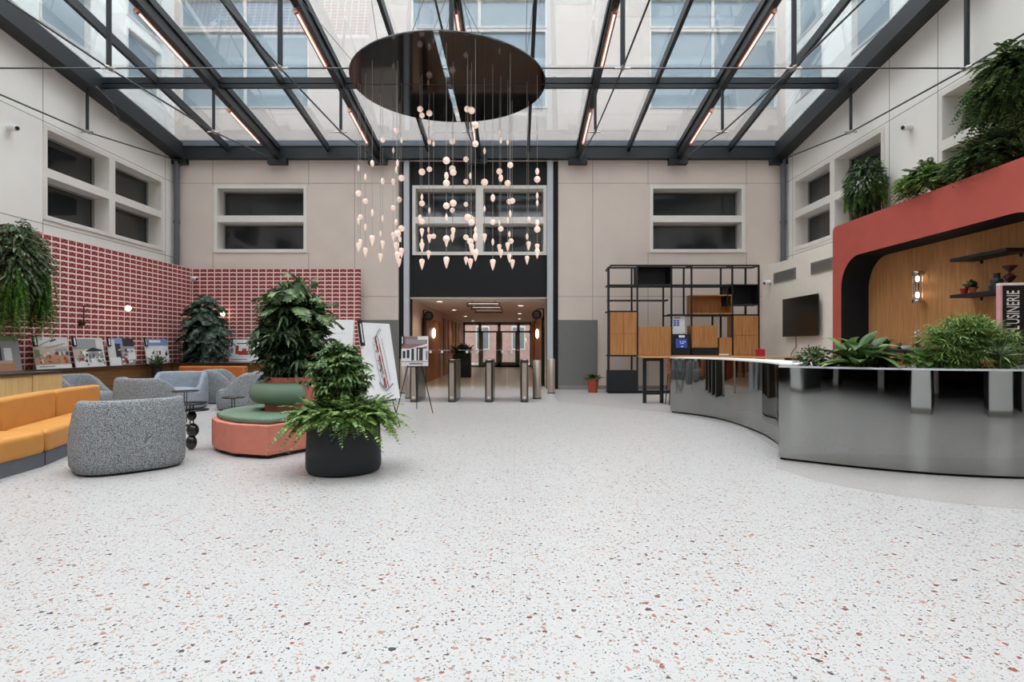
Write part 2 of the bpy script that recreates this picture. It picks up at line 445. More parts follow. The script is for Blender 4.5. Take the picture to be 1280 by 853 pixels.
# corner rainwater pipes
for i, x in enumerate((-10.32, 8.13)):
    r = thing('downpipe', 'dark grey rainwater pipe in the corner above the %s' % ('red tiled screen' if i == 0 else 'television wall'), 'pipe', (x, 17.3, 0.001 if i == 0 else 3.745))
    mb = MB(); mb.tube([(x, 17.3, 0.001 if i == 0 else 3.745), (x, 17.3, 7.0)], .075, 16); obj('pipe', mb, 'plinth_grey', r, smooth=True)
    mb = MB(); mb.lathe([(.09, -.04), (.09, .04)], (x, 17.3, 5.1), 16); obj('collar', mb, 'plinth_grey', r, smooth=True)

# ------------------------------------------------------------------ floor
mb = MB(); mb.box(XL-.6, XR+.6, -9, YB+.2, -.2, 0); struct('floor', mb, 'terrazzo')
mb = MB(); mb.prism([(1.0, 17.4), (1.04, 13.6), (3.1, 11.4), (3.75, 9.4), (3.4, 7.4), (2.86, 6.26), (2.98, 5.68), (3.22, 5.33), (3.44, 5.09), (3.72, 4.87), (4.18, 4.68), (5.5, 4.4), (8.2, 4.3), (8.2, 17.4)], -.01, .002)
struct('floor_border', mb, 'terrazzo_grey')
mb = MB(); mb.box(-4, 1.6, YB+.2, 36, -.2, 0.0); struct('floor_lobby', mb, 'lobby_stone')

# ------------------------------------------------------------------ glass roof
ceil = sroot('ceiling')
BX = [-10.3, -7.25, -4.2, -1.15, 1.9, 4.95, 8.05]
Y0, Y1 = -.8, 17.45
def sl(mb, x0, x1, y0, y1, d0, d1):     # sloped box; d = offset above the beam underside
    mb.hexa([(x, y, roofz(y)+d) for d in (d0, d1) for y in (y0, y1) for x in (x0, x1)])
for i, x in enumerate(BX):
    mb = MB()
    if i in (0, 6):
        s = 1 if i == 0 else -1
        sl(mb, x-.15*s, x+.22*s, Y0, Y1, 0, .30); sl(mb, x+.02*s, x+.17*s, Y0, Y1, .30, .48)
    else:
        sl(mb, x-.075, x+.075, Y0, Y1, 0, .03); sl(mb, x-.03, x+.03, Y0, Y1, .03, .28); sl(mb, x-.07, x+.07, Y0, Y1, .28, .44)
    struct('beam', mb, 'beam_black', ceil)
for i in range(6):
    x = (BX[i]+BX[i+1])/2; mb = MB(); sl(mb, x-.04, x+.04, Y0, Y1, .24, .44); struct('glazing_bar', mb, 'beam_black', ceil)
for y in (13.9, 10.3, 6.7, 3.1):
    z = roofz(y); mb = MB()
    mb.box(BX[0]+.2, BX[6]-.2, y-.05, y+.05, z+.28, z+.42); mb.box(BX[0]+.2, BX[6]-.2, y-.04, y+.04, z+.17, z+.26)
    struct('purlin', mb, 'beam_black', ceil)
mb = MB(); mb.box(XL+.02, XR-.02, YB-.12, YB-.003, 7.04, 7.40); mb.box(XL+.02, XR-.02, YB-.2, YB-.003, 7.03, 7.1); struct('edge_beam', mb, 'beam_black', ceil)
mb = MB(); mb.box(XL+.02, XR-.02, YB-.16, YB-.003, 7.42, 7.58); struct('gutter', mb, 'plinth_grey', ceil)
for x in BX:
    mb = MB(); mb.box(max(x-.3, XL+.02), min(x+.27, XR-.02), YB-.2, YB-.003, 6.87, 7.05); struct('bracket', mb, 'beam_black', ceil)
for i in range(6):
    for k in range(2):
        xm = (BX[i]+BX[i+1])/2; a, b = ((BX[i], xm) if k == 0 else (xm, BX[i+1]))
        mb = MB(); sl(mb, a, b, Y0, Y1, .45, .462); struct('glass_pane', mb, 'roof_glass', ceil)
# struts and tension cables under every main beam
ST = [(13.64, 6.47), (10.13, 6.29), (6.6, 6.25), (3.1, 6.3)]
for i, x in enumerate(BX):
    xx = x if 0 < i < 6 else (x-.02 if i == 6 else x+.02)
    for y, z in ST:
        mb = MB(); mb.tube([(xx, y, z+.05), (xx, y, roofz(y)+.05)], .035 if y > 11 else .045, 10); struct('strut', mb, 'beam_black', ceil)
        mb = MB(); mb.tube([(xx, y-.14, z), (xx, y-.05, z), (xx, y+.05, z), (xx, y+.14, z)], [.012, .035, .035, .012], 8); mb.tube([(xx-.14, y, z), (xx+.14, y, z)], [.02, .02], 8); mb.tube([(xx, y, z), (xx, y, z+.12)], .025, 8)
        struct('cable_node', mb, 'node_steel', ceil, smooth=True)
    mb = MB(); mb.tube([(xx, 17.35, 6.98)]+[(xx, y, z) for y, z in ST]+[(xx, -.5, 9.0)], .017, 6); struct('tension_cable', mb, 'cable_steel', ceil)
for y, z in ST[1:2]:
    mb = MB(); mb.tube([(XL, y, z), (XR, y, z)], .014, 6); struct('cross_cable', mb, 'cable_steel', ceil)
# loose electric conduit along the left edge beam
mb = MB(); mb.tube([W(120, 108, 13.6), W(140, 128, 14.2), W(150, 150, 14.8), W(175, 164, 15.6), W(203, 170, 16.6)], .02, 6); struct('conduit', mb, 'plinth_grey', ceil, smooth=True)

names = ['first', 'second', 'third', 'fourth', 'fifth']
for i in range(5):
    x = BX[i+1]
    for k, (a, b) in enumerate(((14.4, 16.1), (10.9, 12.6))):
        r = thing('light_tube', 'copper light tube under the %s roof beam from the left, %s' % (names[i], ('near the back wall' if k == 0 else 'farther from the back wall')), 'lamp', (x, (a+b)/2, roofz((a+b)/2)-.1), 0, 'copper light tubes under the roof beams')
        s = -.02 if x < -2 else .0
        mb = MB(); mb.tube([(x+s, a, roofz(a)-.1), (x+s, b, roofz(b)-.1)], .022, 10); obj('tube', mb, 'tube_light', r, smooth=True)
        mb = MB()
        for sg in (-1, 1): mb.tube([(x+s+.045*sg, a, roofz(a)-.085), (x+s+.045*sg, b, roofz(b)-.085)], .016, 8)
        obj('housing', mb, 'copper', r, smooth=True)
        for nm, yy in (('end_cap', a), ('end_cap', b)):
            mb = MB(); mb.tube([(x+s, yy-.03, roofz(yy)-.1), (x+s, yy+.03, roofz(yy)-.1)], .05, 10); mb.box(x+s-.012, x+s+.012, yy-.02, yy+.02, roofz(yy)-.06, roofz(yy)+.001); obj(nm, mb, 'copper', r, smooth=True)

# ------------------------------------------------------------------ gallery behind the camera (seen in the mirrors)
mb = MB(); mb.box(XL-.6, XR+.6, -9, -1.0, 3.4, 3.6); struct('ceiling_gallery', mb, 'gallery_dark')
mb = MB(); mb.box(XL-.6, XR+.6, -9.3, -9, 0, 3.6); struct('wall_gallery', mb, 'gallery_dark')
for nm, xx in (('wall_gallery_left', XL-.3), ('wall_gallery_right', XR+.3)):
    mb = MB(); mb.box(xx-.2, xx+.2, -9, -1.0, 0, 3.6); struct(nm, mb, 'gallery_dark')
for i, (x, y) in enumerate(((2.75, -.75), (2.9, -5.2), (-1.6, -5.2), (-5.8, -4.2), (-5.8, -.75), (7.0, -.75))):
    mb = MB(); k = .5 if y > -1 else .36; zt = 3.4 if y < -1 else 3.39; mb.box(x-k, x+k, y-k, y+k, .1, zt); mb.cur = 1; mb.box(x-k-.01, x+k+.01, y-k-.01, y+k+.01, 0, .12); mb.cur = 2; mb.box(x-k-.05, x-k, y-k+.03, y+k-.03, .12, zt); mb.box(x+k, x+k+.05, y-k+.03, y+k-.03, .12, zt)
    struct('column_%d' % (i+1), mb, ['white_paint', 'grey_base', 'panel_black'])

# ------------------------------------------------------------------ lobby beyond the portal
LX0, LX1, LY1 = -3.27, .95, 35.5
mb = MB(); mb.box(LX0-.2, LX0, YP+.38, LY1, 0, 3.0); struct('wall_lobby_left', mb, 'lobby_wall')
mb = MB(); mb.box(LX1, LX1+.2, YP+.38, LY1, 0, 3.0); struct('wall_lobby_right', mb, 'lobby_wall')
mb = MB(); mb.box(LX0-.2, LX1+.2, YP+.01, YP+.38, 2.80, 2.84); mb.box(LX0-.2, LX1+.2, YP+.38, LY1+.3, 2.80, 3.0); struct('ceiling_lobby', mb, 'lobby_ceiling')
for i, (x0, x1, ys) in enumerate(((LX0, LX0+.05, (20.2, 24.3)), (LX1-.05, LX1, (19.4, 26)))):
    mb = MB(); mb.box(x0, x1, ys[0], ys[1], 0, 2.35); struct('trim_%d' % (9+i), mb, 'lobby_wood')
    mb = MB(); xx = (LX0+.06) if i == 0 else (LX1-.06); mb.box(xx-.03, xx+.03, ys[0]-.5, ys[0], 0, 2.3); struct('trim_%d' % (11+i), mb, 'panel_black')
mb = MB()
for k in range(5): mb.box(LX0, LX0+.04, 25.5+k*1.7, 26.4+k*1.7, 0, 2.6); mb.box(LX1-.04, LX1, 26.5+k*1.6, 26.6+k*1.6, 0, 2.6)
struct('trim_13', mb, 'lobby_wood')
# end glazing with double door
root = sroot('door_1', (-1.16, LY1, 0))
dx = [LX0, -2.25, -1.05, .15, LX1]
fr = MB()
for x in dx: fr.box(x-.09, x+.09, LY1-.05, LY1+.1, 0, 2.8)
for a, b in ((LX0, LX1),): fr.box(a, b, LY1-.05, LY1+.1, 2.62, 2.8); fr.box(a, b, LY1-.05, LY1+.1, 2.15, 2.25); fr.box(a, b, LY1-.05, LY1+.1, 0, .12)
fr.box(-2.25, .15, LY1-.05, LY1+.1, 0, .3)
for x in (-2.12, -1.17, -.93, .02): fr.box(x-.07, x+.07, LY1-.05, LY1+.08, .3, 2.15)
struct('frame', fr, 'door_grey', root)
for k in range(4):
    mb = MB(); mb.box(dx[k]+.07, dx[k+1]-.07, LY1+.01, LY1+.03, .12, 2.62); struct('glass', mb, 'door_glass', root)
for x in (-1.15, -.95):
    mb = MB(); mb.tube([(x, LY1-.12, .8), (x, LY1-.12, 1.5)], .02, 8); struct('handle', mb, 'steel_brushed', root)
mb = MB(); mb.box(-14, LX0-.2, LY1, LY1+.4, 0, 3.0); mb.box(LX1+.2, 12, LY1, LY1+.4, 0, 3.0); mb.box(-14, 12, LY1, LY1+.4, 3.0, 17); struct('wall_front_shade', mb, 'stone_facade')  # unseen front wall over the lobby, added tall to shade the street
# street
mb = MB(); mb.box(-14, 12, LY1+.3, 50, -.2, -.02); struct('pavement', mb, 'pavement')
b = thing('brick_building', 'pinkish brick building across the street, seen through the entrance door', 'building', (-1, 46, 0))
mb = MB(); mb.box(-14, 12, 46, 47, 0, 15); obj('facade', mb, 'street_brick', b)
for x in (-8.5, -5.6, -2.7, .2, 3.1, 6):
    for z in (1.0, 4.2):
        mb = MB(); mb.box(x-.55, x+.55, 45.93, 46.02, z, z+1.9); f = obj('window', mb, 'frame_white', b)
        mb = MB(); mb.box(x-.46, x-.03, 45.9, 45.95, z+.1, z+1.8); mb.box(x+.03, x+.46, 45.9, 45.95, z+.1, z+1.8); obj('pane', mb, 'street_glass', f)
dl = [(-2.5, y) for y in (18.6, 23, 28, 33)]+[(.17, y) for y in (20.5, 25.6, 30.7)]
ords = ['first', 'second', 'third', 'fourth']
for i, (x, y) in enumerate(dl):
    r = thing('downlight', 'recessed lobby downlight, %s from the turnstiles in the %s row' % (ords[i if i < 4 else i-4], 'left' if i < 4 else 'right'), 'lamp', (x, y, 2.80), 0, 'lobby downlights')
    mb = MB(); mb.lathe([(.085, 2.782), (.085, 2.80)], (x, y, 0), 20); obj('diffuser', mb, 'downlight', r)
    mb = MB(); mb.lathe([(.09, 2.80), (.09, 2.776), (.12, 2.776), (.12, 2.80)], (x, y, 0), 20); obj('ring', mb, 'white_paint', r)
    l = bpy.data.lights.new('downlight', 'SPOT'); l.energy = 46; l.color = (1, .80, .62); l.spot_size = 2.3; l.spot_blend = .6; l.shadow_soft_size = .08
    lo = bpy.data.objects.new('downlight_beam', l); COL.objects.link(lo); lo.parent = r; lo.location = (0, 0, -.04)
for i, (y, nm) in enumerate(((18.2, 'nearest to the turnstiles'), (20.0, 'in the middle of the three'), (21.7, 'deepest in the lobby'))):
    r = thing('linear_lamp', 'black slatted linear ceiling lamp in the lobby, %s' % nm, 'lamp', (-1.04, y, 2.80), 0, 'black linear lobby lamps')
    mb = MB()
    for ya in (y-.07, y+.05):
        for za in (2.59, 2.695): mb.box(-1.55, -.53, ya, ya+.02, za, za+.028)
    for xa in (-1.57, -.53): mb.box(xa, xa+.02, y-.07, y+.07, 2.59, 2.723)
    obj('frame', mb, 'matte_black', r)
    for k in range(16): obj('slat', MB().box(-1.5+k*.062, -1.485+k*.062, y-.045, y+.045, 2.605, 2.685), 'column_grey', r)
    mb = MB(); mb.box(-1.52, -.56, y-.045, y+.045, 2.687, 2.71); obj('diffuser', mb, 'tube_light', r)
    for x in (-1.4, -.68):
        mb = MB(); mb.tube([(x, y, 2.71), (x, y, 2.80)], .008, 6); obj('rod', mb, 'matte_black', r)
for i, (x, xw) in enumerate(((-3.07, LX0), (.70, LX1))):
    r = thing('round_sign', 'round black hanging sign on a bracket on the %s lobby wall' % ('left' if i == 0 else 'right'), 'sign', (xw, 20.0 if i == 0 else 19.2, 2.39))
    y = r.location.y
    mb = MB(); mb.lathe([(.165, y-.03), (.165, y+.03)], (x, 0, 2.39), 28, 'y'); obj('disc', mb, 'matte_black', r)
    mb = MB()
    for q in (-.055, 0, .055):
        mb.box(x+q-.02, x+q-.013, y-.036, y-.03, 2.31, 2.46); mb.box(x+q+.013, x+q+.02, y-.036, y-.03, 2.31, 2.46); mb.box(x+q-.02, x+q+.02, y-.036, y-.03, 2.455, 2.47)
    obj('emblem', mb, 'ph_grey', r)
    mb = MB(); a, bb = sorted((x, xw)); mb.box(a, bb, y-.012, y+.012, 2.565, 2.59); w = xw+(.02 if i == 0 else -.02); mb.box(w-.02, w+.02, y-.012, y+.012, 2.2, 2.59); obj('bracket', mb, 'matte_black', r)
    y2 = 22.0 if i == 0 else 22.9; xs = xw+(.1 if i == 0 else -.1)
    r = thing('wall_sconce', 'glowing oblong wall lamp on wood panelling, %s side of the lobby' % ('left' if i == 0 else 'right'), 'lamp', (xs, y2, 1.82), 0, 'lobby wall lamps')
    mb = MB(); mb.ball((xs, y2, 1.82), .06, .06, .19); obj('shade', mb, 'lamp_warm', r, smooth=True)
    mb = MB(); mb.box(min(xw+(.05 if i == 0 else -.05), xs), max(xw+(.05 if i == 0 else -.05), xs), y2-.03, y2+.03, 1.76, 1.88); obj('wall_plate', mb, 'matte_black', r)

# ------------------------------------------------------------------ foliage helpers
Z = Vector((0, 0, 1))
def rdir(el0=-.2, el1=1.2):
    a = R.uniform(0, 2*PI); e = R.uniform(el0, el1); return Vector((math.cos(a)*math.cos(e), math.sin(a)*math.cos(e), math.sin(e)))
def leaf(mb, p, d, L, w, droop=.3, n=4, roll=0, fold=.25, peak=.45):
    p = Vector(p); d = Vector(d).normalized(); s = d.cross(Z)
    s = s.normalized() if s.length > 1e-3 else Vector((1, 0, 0))
    s = Matrix.Rotation(roll, 3, d) @ s; u = s.cross(d)
    vs = []; fs = []
    for i in range(n+1):
        t = i/n; c = p+d*(L*t)-Z*(droop*L*t*t)
        k = (t/peak if t < peak else (1-t)/(1-peak)); ww = w*math.sin(min(1, k)*PI/2)*.5+1e-4
        vs += [c-s*ww+u*(fold*ww), c, c+s*ww+u*(fold*ww)]
    for i in range(n):
        a = i*3; fs += [(a, a+1, a+4, a+3), (a+1, a+2, a+5, a+4)]
    mb.add(vs, fs)
def tip(mb, p, d, L, w, roll):
    d = d.normalized(); s = d.cross(Z); s = s.normalized() if s.length > 1e-3 else Vector((1, 0, 0))
    s = Matrix.Rotation(roll, 3, d) @ s
    mb.add([p, p+d*(L*.5)+s*w*.5, p+d*L-Z*(L*.12), p+d*(L*.5)-s*w*.5], [(0, 1, 2, 3)])
def frond(mb, p, d, L, w, droop=.5, n=14):
    p = Vector(p); d = Vector(d).normalized(); s = d.cross(Z).normalized()
    pts = [p+d*(L*t/n)-Z*(droop*L*(t/n)**2) for t in range(n+1)]
    for i in range(1, n):
        t = i/n; ww = w*math.sin(PI*min(1, t*.85+.15))**.7
        tg = (pts[i+1]-pts[i-1]).normalized()
        for sg in (-1, 1): tip(mb, pts[i], s*sg*.9+tg*.45-Z*.1, ww, L/n*1.35, R.uniform(-.4, .4))
    mb.add([pts[0]-s*.003, pts[0]+s*.003, pts[n]+s*.001, pts[n]-s*.001], [(0, 1, 2, 3)])
def palmate(mb, p, d, L, w, k=7, droop=.35):
    d = Vector(d).normalized(); s = d.cross(Z); s = s.normalized() if s.length > 1e-3 else Vector((1, 0, 0)); f = (Z-d*d.z).normalized() if abs(d.z) < .98 else Vector((0, 1, 0))
    for i in range(k):
        a = -2.2+4.4*i/(k-1) if k > 1 else 0
        dd = d*math.cos(a)+s*math.sin(a)
        leaf(mb, p, dd, L*(1-.25*abs(a)/2.2), w, droop, 3, R.uniform(-.3, .3))
def split(mb, p, d, L, droop=.35, lobes=5):
    """deeply cut leaf: blade halves with finger lobes"""
    p = Vector(p); d = Vector(d).normalized(); s = d.cross(Z); s = s.normalized() if s.length > 1e-3 else Vector((1, 0, 0))
    s = Matrix.Rotation(R.uniform(-.5, .5), 3, d) @ s
    pt = lambda t: p+d*(L*t)-Z*(droop*L*t*t)
    for i in range(lobes):
        t = .06+.86*i/lobes; wl = L*(.52-.36*abs(t-.3)-.1*t)
        c0, c1, c2 = pt(t), pt(t+.5/lobes), pt(t+.92/lobes)
        for sg in (-1, 1):
            o = s*sg*wl+d*(.22*L)-Z*(.25*wl)
            mb.add([c0, c0+o*.62+d*.01, c1+o, c2+o*.6, c2], [(0, 1, 2, 3, 4) if sg > 0 else (4, 3, 2, 1, 0)])
    tip(mb, pt(.86), d-Z*droop*1.4, L*.3, L*.14, 0)
def cloud(n, c, r, fn, low=-.5, shell=.55):
    """call fn(point, outward) for n points in an ellipsoid"""
    c = Vector(c)
    for _ in range(n):
        d = rdir(-1.5, 1.5)
        if d.z < low: d.z = R.uniform(low, .6); d.normalize()
        k = R.uniform(shell, 1)
        fn(Vector((c.x+d.x*r[0]*k, c.y+d.y*r[1]*k, c.z+d.z*r[2]*k)), d)
def stems(pts, r=.012, mat='stem_brown', root=None):
    mb = MB()
    for a in pts: mb.tube(a, r, 6)
    return obj('stem', mb, mat, root, smooth=True)

# ------------------------------------------------------------------ tiled screens on the left
XT, YT = -9.74, 17.1
ZTILE = 3.66
mb = MB(); mb.box(XT-.12, XT, 2.0, YT+.12, 0, ZTILE); struct('wall_tiles_left', mb, 'tile_y')
mb = MB(); mb.box(XT, -4.70, YT, YT+.12, 0, ZTILE); struct('wall_tiles_back', mb, 'tile_x')
HL = .87
r = thing('wall_ledge', 'long dark-topped walnut ledge running along the tiled left wall and corner', 'counter', (-9.6, 12, 0))
mb = MB(); mb.box(XT+.003, -9.38, 5, YT-.003, HL-.03, HL); mb.box(-9.38, -7.0, 15.55, YT-.003, HL-.03, HL); obj('worktop', mb, 'wood_dark', r)
mb = MB(); mb.box(XT+.01, -9.44, 5, 15.6, .03, HL-.03); obj('side_panel', mb, 'walnut', r)
mb = MB(); mb.box(-9.44, -7.03, 15.6, YT-.01, .03, HL-.03); obj('front_panel', mb, 'walnut_x', r)
mb = MB(); mb.box(-9.44, -9.432, 5, 15.6, .40, .412); obj('groove', mb, 'matte_black', r)
r = thing('counter_cabinet', 'pale oak counter with dark top behind the orange sofa', 'cabinet', (-8.35, 8, 0))
mb = MB(); mb.box(-8.75, -7.96, 4.5, 10.04, HL-.005, HL+.03); obj('worktop', mb, 'wood_dark', r)
mb = MB(); mb.box(-8.72, -8.0, 4.5, 10.0, .06, HL-.005); obj('body', mb, 'oak_light', r)
for a, b in ((8.6, 9.38), (7.6, 8.58), (6.4, 7.58), (4.6, 6.38)):
    mb = MB(); mb.box(-8.0, -7.985, a, b, .1, HL-.03); obj('door', mb, 'oak_light', r, bevel=.003, seg=1)
mb = MB(); mb.box(-8.0, -7.975, 9.40, 10.0, .06, HL-.01); obj('end_panel', mb, 'oak_light', r)
mb = MB(); mb.box(-8.68, -8.05, 4.5, 9.95, 0, .06); obj('plinth', mb, 'matte_black', r)

# ------------------------------------------------------------------ poster boards
PH = ['paper_white', 'ph_grey', 'ph_light', 'ph_dark', 'ph_beige', 'ph_wood', 'ph_red', 'ph_green', 'ph_blue', 'ph_white', 'ph_line', 'ph_pale', 'matte_black', 'ph_brick']
PI_ = {k: i for i, k in enumerate(PH)}
def board(root, o, u, v, n, w, h, items, tagbox=True, margin=0.0):
    """o bottom centre, u right, v up, n towards the viewer"""
    o, u, v, n = (Vector(q) for q in (o, u, v, n))
    P = lambda a, b, d: o+u*((a-.5)*w)+v*(b*h)+n*d
    mb = MB(); mb.hexa([P(a, b, d) for b in (0, 1) for d in (0, -.02) for a in (0, 1)]); obj('board', mb, 'paper_white', root)
    mb = MB()
    for k, it in enumerate(items):
        mb.cur = PI_[it[-1]]; d = .002+.0004*k
        if len(it) == 5: a0, b0, a1, b1 = it[:4]; mb.quad(P(a0, b0, d), P(a1, b0, d), P(a1, b1, d), P(a0, b1, d))
        else: q = it[:-1]; mb.quad(*[P(q[i], q[i+1], d) for i in range(0, len(q), 2)])
    obj('photo_print', mb, PH, root)
    if tagbox:
        mb = MB(); mb.cur = 1
        mb.hexa([P(a, b, d) for b in (.70, 1.02) for d in (.03, .003) for a in (-.02, .09)])
        mb.cur = 0
        mb.quad(P(.015, .74, .031), P(.055, .74, .031), P(.055, .98, .031), P(.015, .98, .031))
        obj('black_tag', mb, ['ph_pale', 'matte_black'], root)
def scatter(n, a0, b0, a1, b1, cols, s=.06, seed=1):
    q = random.Random(seed); out = []
    for _ in range(n):
        x, y = q.uniform(a0, a1), q.uniform(b0, b1); w, h = q.uniform(.3, 1)*s, q.uniform(.3, 1.3)*s
        out.append((max(0, x-w), max(0, y-h), min(1, x+w), min(1, y+h), q.choice(cols)))
    return out
lounge = [(0, .12, 1, 1, 'ph_beige'), (0, .72, 1, 1, 'ph_light'), (.05, .70, .5, .92, .56, .92, .12, .68, 'ph_grey'), (.3, .66, .9, .82, .92, .78, .34, .62, 'ph_grey'), (.45, .86, .62, .95, .68, .92, .5, .84, 'ph_dark'),
          (0, .14, 1, .42, 'ph_wood'), (0, .36, .14, .6, 'ph_green'), (.6, .42, .95, .64, 'ph_grey'), (.88, .18, 1, .55, 'ph_grey')]+scatter(26, .1, .2, .95, .5, ['ph_red', 'ph_dark', 'ph_wood', 'ph_light', 'ph_green'], .05, 3)+[(0, 0, 1, .12, 'ph_pale'), (.05, .05, .5, .09, 'ph_line')]
atrium = [(0, 0, 1, 1, 'ph_light'), (0, .6, .75, .95, 'ph_grey'), (.1, .78, .6, .80, 'ph_line'), (.38, .55, .62, .66, .95, .58, .9, .52, .4, .52, 'ph_dark'), (0, .3, .35, .6, 'ph_beige'), (.45, .28, .95, .5, 'ph_grey'), (0, 0, 1, .28, 'ph_pale'), (.1, .2, .3, .4, 'ph_wood')]+scatter(34, .05, .05, .95, .5, ['ph_dark', 'ph_grey', 'ph_white', 'ph_green', 'ph_dark'], .045, 5)
street = [(0, 0, 1, 1, 'ph_grey'), (.1, .8, .6, 1, 'ph_blue'), (.55, .7, 1, 1, 'ph_dark'), (0, .3, .25, .95, 'ph_light'), (.25, .25, .45, .8, 'ph_dark'), (.7, .2, 1, .6, 'ph_pale'), (0, 0, .4, .3, 'ph_pale'), (.45, .12, .68, .3, 'ph_red')]+scatter(30, .3, .05, 1, .6, ['ph_dark', 'ph_light', 'ph_green', 'ph_white'], .05, 8)
garden = [(0, 0, 1, 1, 'ph_white'), (.05, .72, 1, 1, 'ph_blue'), (.2, .85, .7, .95, 'ph_white'), (0, .6, .6, .72, 'ph_pale')]+scatter(40, .05, .02, .95, .5, ['ph_grey', 'ph_green', 'ph_dark', 'ph_light'], .06, 11)
hall = [(0, 0, 1, 1, 'ph_grey'), (0, .7, 1, 1, 'ph_green'), (0, .7, 1, .86, 'ph_grey'), (.1, .3, .3, .66, 'ph_pale'), (.35, .3, .5, .66, 'ph_white'), (.62, .3, .8, .66, 'ph_pale'), (.5, .25, .56, .7, 'ph_dark'), (0, 0, .85, .3, 'ph_wood'), (0, .22, .8, .3, 'ph_beige')]
PB = [(10.5, .90, .66, hall, 'interior with a terracotta floor', 0), (11.72, .88, .66, lounge, 'beamed lounge with red and wooden seats', 1), (12.74, .90, .66, atrium, 'pale atrium with white tables', 1), (13.8, .92, .66, street, 'building front under blue sky', 1), (15.15, .95, .66, garden, 'bright sky above greenery', 1)]
lean = math.radians(9)
for y, w, h, it, what, tg in PB:
    o = Vector((-9.50, y, HL+.001))
    r = thing('poster_board', 'photo board of a %s leaning on the left tiles' % what, 'poster', o, 0, 'photo boards on the left ledge')
    board(r, o, (0, 1, 0), (-math.sin(lean), 0, math.cos(lean)), (math.cos(lean), 0, math.sin(lean)), w, h, it, tg)
plan = [(.22, .80, .72, .84, 'ph_dark'), (.20, .34, .30, .72, 'ph_red'), (.30, .30, .62, .48, 'ph_red'), (.42, .48, .56, .6, 'ph_red'), (.66, .36, .78, .5, 'ph_red'), (.8, .34, .92, .52, 'ph_red'), (.62, .42, .92, .45, 'ph_red'), (.05, .4, .13, .6, 'ph_line'), (.08, .08, .6, .12, 'ph_line'), (.04, .2, .9, .22, 'ph_pale')]
o = Vector((-8.03, 16.78, HL+.001)); r = thing('plan_board', 'white board with a red floor plan, leaning on the back tiles', 'poster', o)
board(r, o, (1, 0, 0), (0, math.sin(lean), math.cos(lean)), (0, -math.cos(lean), math.sin(lean)), .90, .66, plan, True)

def easel(root, feet, apex, ledge_z, front):
    """two front legs, one rear leg, a lower rail"""
    for f in feet:
        mb = MB(); mb.tube([f, apex], [.009, .012], 8); obj('leg', mb, 'matte_black', root, smooth=True)
    a, b = Vector(feet[0]), Vector(feet[1]); ap = Vector(apex); t = ledge_z/ap.z
    mb = MB(); p, q = a.lerp(ap, t), b.lerp(ap, t); mb.tube([p+Vector(front)*.05, q+Vector(front)*.05], .012, 8)
    for z in (p, q): mb.tube([z, z+Vector(front)*.07, z+Vector(front)*.07+Z*.03], .008, 6)
    obj('ledge', mb, 'matte_black', root, smooth=True)
def easel_poster(lbl_e, lbl_p, bc, yaw, w, h, zb, items, leanang, foot_out=.32, name='easel_poster', tg=True):
    """bc = (x,y) of board bottom centre; yaw: direction the board faces"""
    n2 = Vector((math.cos(yaw), math.sin(yaw), 0)); u = Vector((-n2.y, n2.x, 0))
    v = Vector((0, 0, 1))*math.cos(leanang)-n2*math.sin(leanang); n = n2*math.cos(leanang)+Z*math.sin(leanang)
    o = Vector((bc[0], bc[1], zb))
    ap = o+v*(h*.98)-n*.05
    k = zb/v.z
    base = o-v*k-n*.05
    f1 = base-u*foot_out; f2 = base+u*foot_out; f3 = Vector((ap.x, ap.y, 0))-n2*.62
    for f in (f1, f2, f3): f.z = 0
    e = thing('easel', lbl_e, 'easel', Vector((base.x, base.y, 0)))
    easel(e, [f1, f2, f3], ap, zb-.015, n2)
    r = thing(name, lbl_p, 'poster', o)
    board(r, o, u, v, n, w, h, items, tg)
site = []
q = random.Random(4)
for i in range(16):
    t = i/15; cx = .46+.10*t; cy = .80-.62*t
    site.append((cx-.02, cy-.03, cx+.03, cy-.035, cx+.035, cy+.02, cx-.015, cy+.025, q.choice(['ph_red', 'ph_red', 'ph_line', 'ph_dark', 'ph_pale'])))
    site.append((cx+.07, cy-.02, cx+.10, cy-.03, cx+.105, cy+.01, cx+.075, cy+.015, q.choice(['ph_red', 'ph_line', 'ph_dark'])))
    site.append((cx-.07, cy-.02, cx-.04, cy-.02, cx-.045, cy+.01, cx-.075, cy+.005, q.choice(['ph_line', 'ph_pale', 'ph_dark'])))
site += [(.44, .82, .62, .93, .66, .90, .48, .80, 'ph_line'), (.50, .84, .62, .91, .64, .90, .52, .83, 'ph_white'), (.33, .74, .345, .74, .43, .20, .415, .20, 'ph_line'), (.63, .80, .645, .80, .74, .24, .725, .24, 'ph_line'), (.36, .22, .56, .10, .82, .19, .80, .21, .56, .12, .4, .24, 'ph_line')]
site += [(.12, y, .3, y+.006, 'ph_pale') for y in (.82, .79, .64, .62, .45, .28)]
easel_poster('thin black easel holding the large white site plan poster', 'large white poster with a red site plan, tilted on an easel beside the ferns', (-2.14, 9.28), math.atan2(-.49, .87), .74, 1.28, .46, site, math.radians(10.5))
bldg = [(0, 0, 1, 1, 'ph_white'), (0, .84, .75, 1, 'ph_grey'), (0, .58, .95, .98, 'ph_brick'), (.15, .74, .9, .9, 'ph_grey'), (.6, .88, 1, 1, 'ph_white'), (0, .5, 1, .76, 1, .68, 0, .44, 'ph_white'), (.05, .26, .15, .5, 'ph_dark'), (.2, .26, .3, .54, 'ph_dark'), (.37, .18, .47, .58, 'ph_dark'), (.56, .18, .8, .62, 'ph_dark'), (.62, .2, .66, .58, 'ph_white'), (.9, .2, .98, .5, 'ph_grey'), (0, 0, 1, .14, 'ph_pale'), (.3, .05, .8, .1, 'ph_brick'), (0, .13, 1, .16, 'ph_grey')]
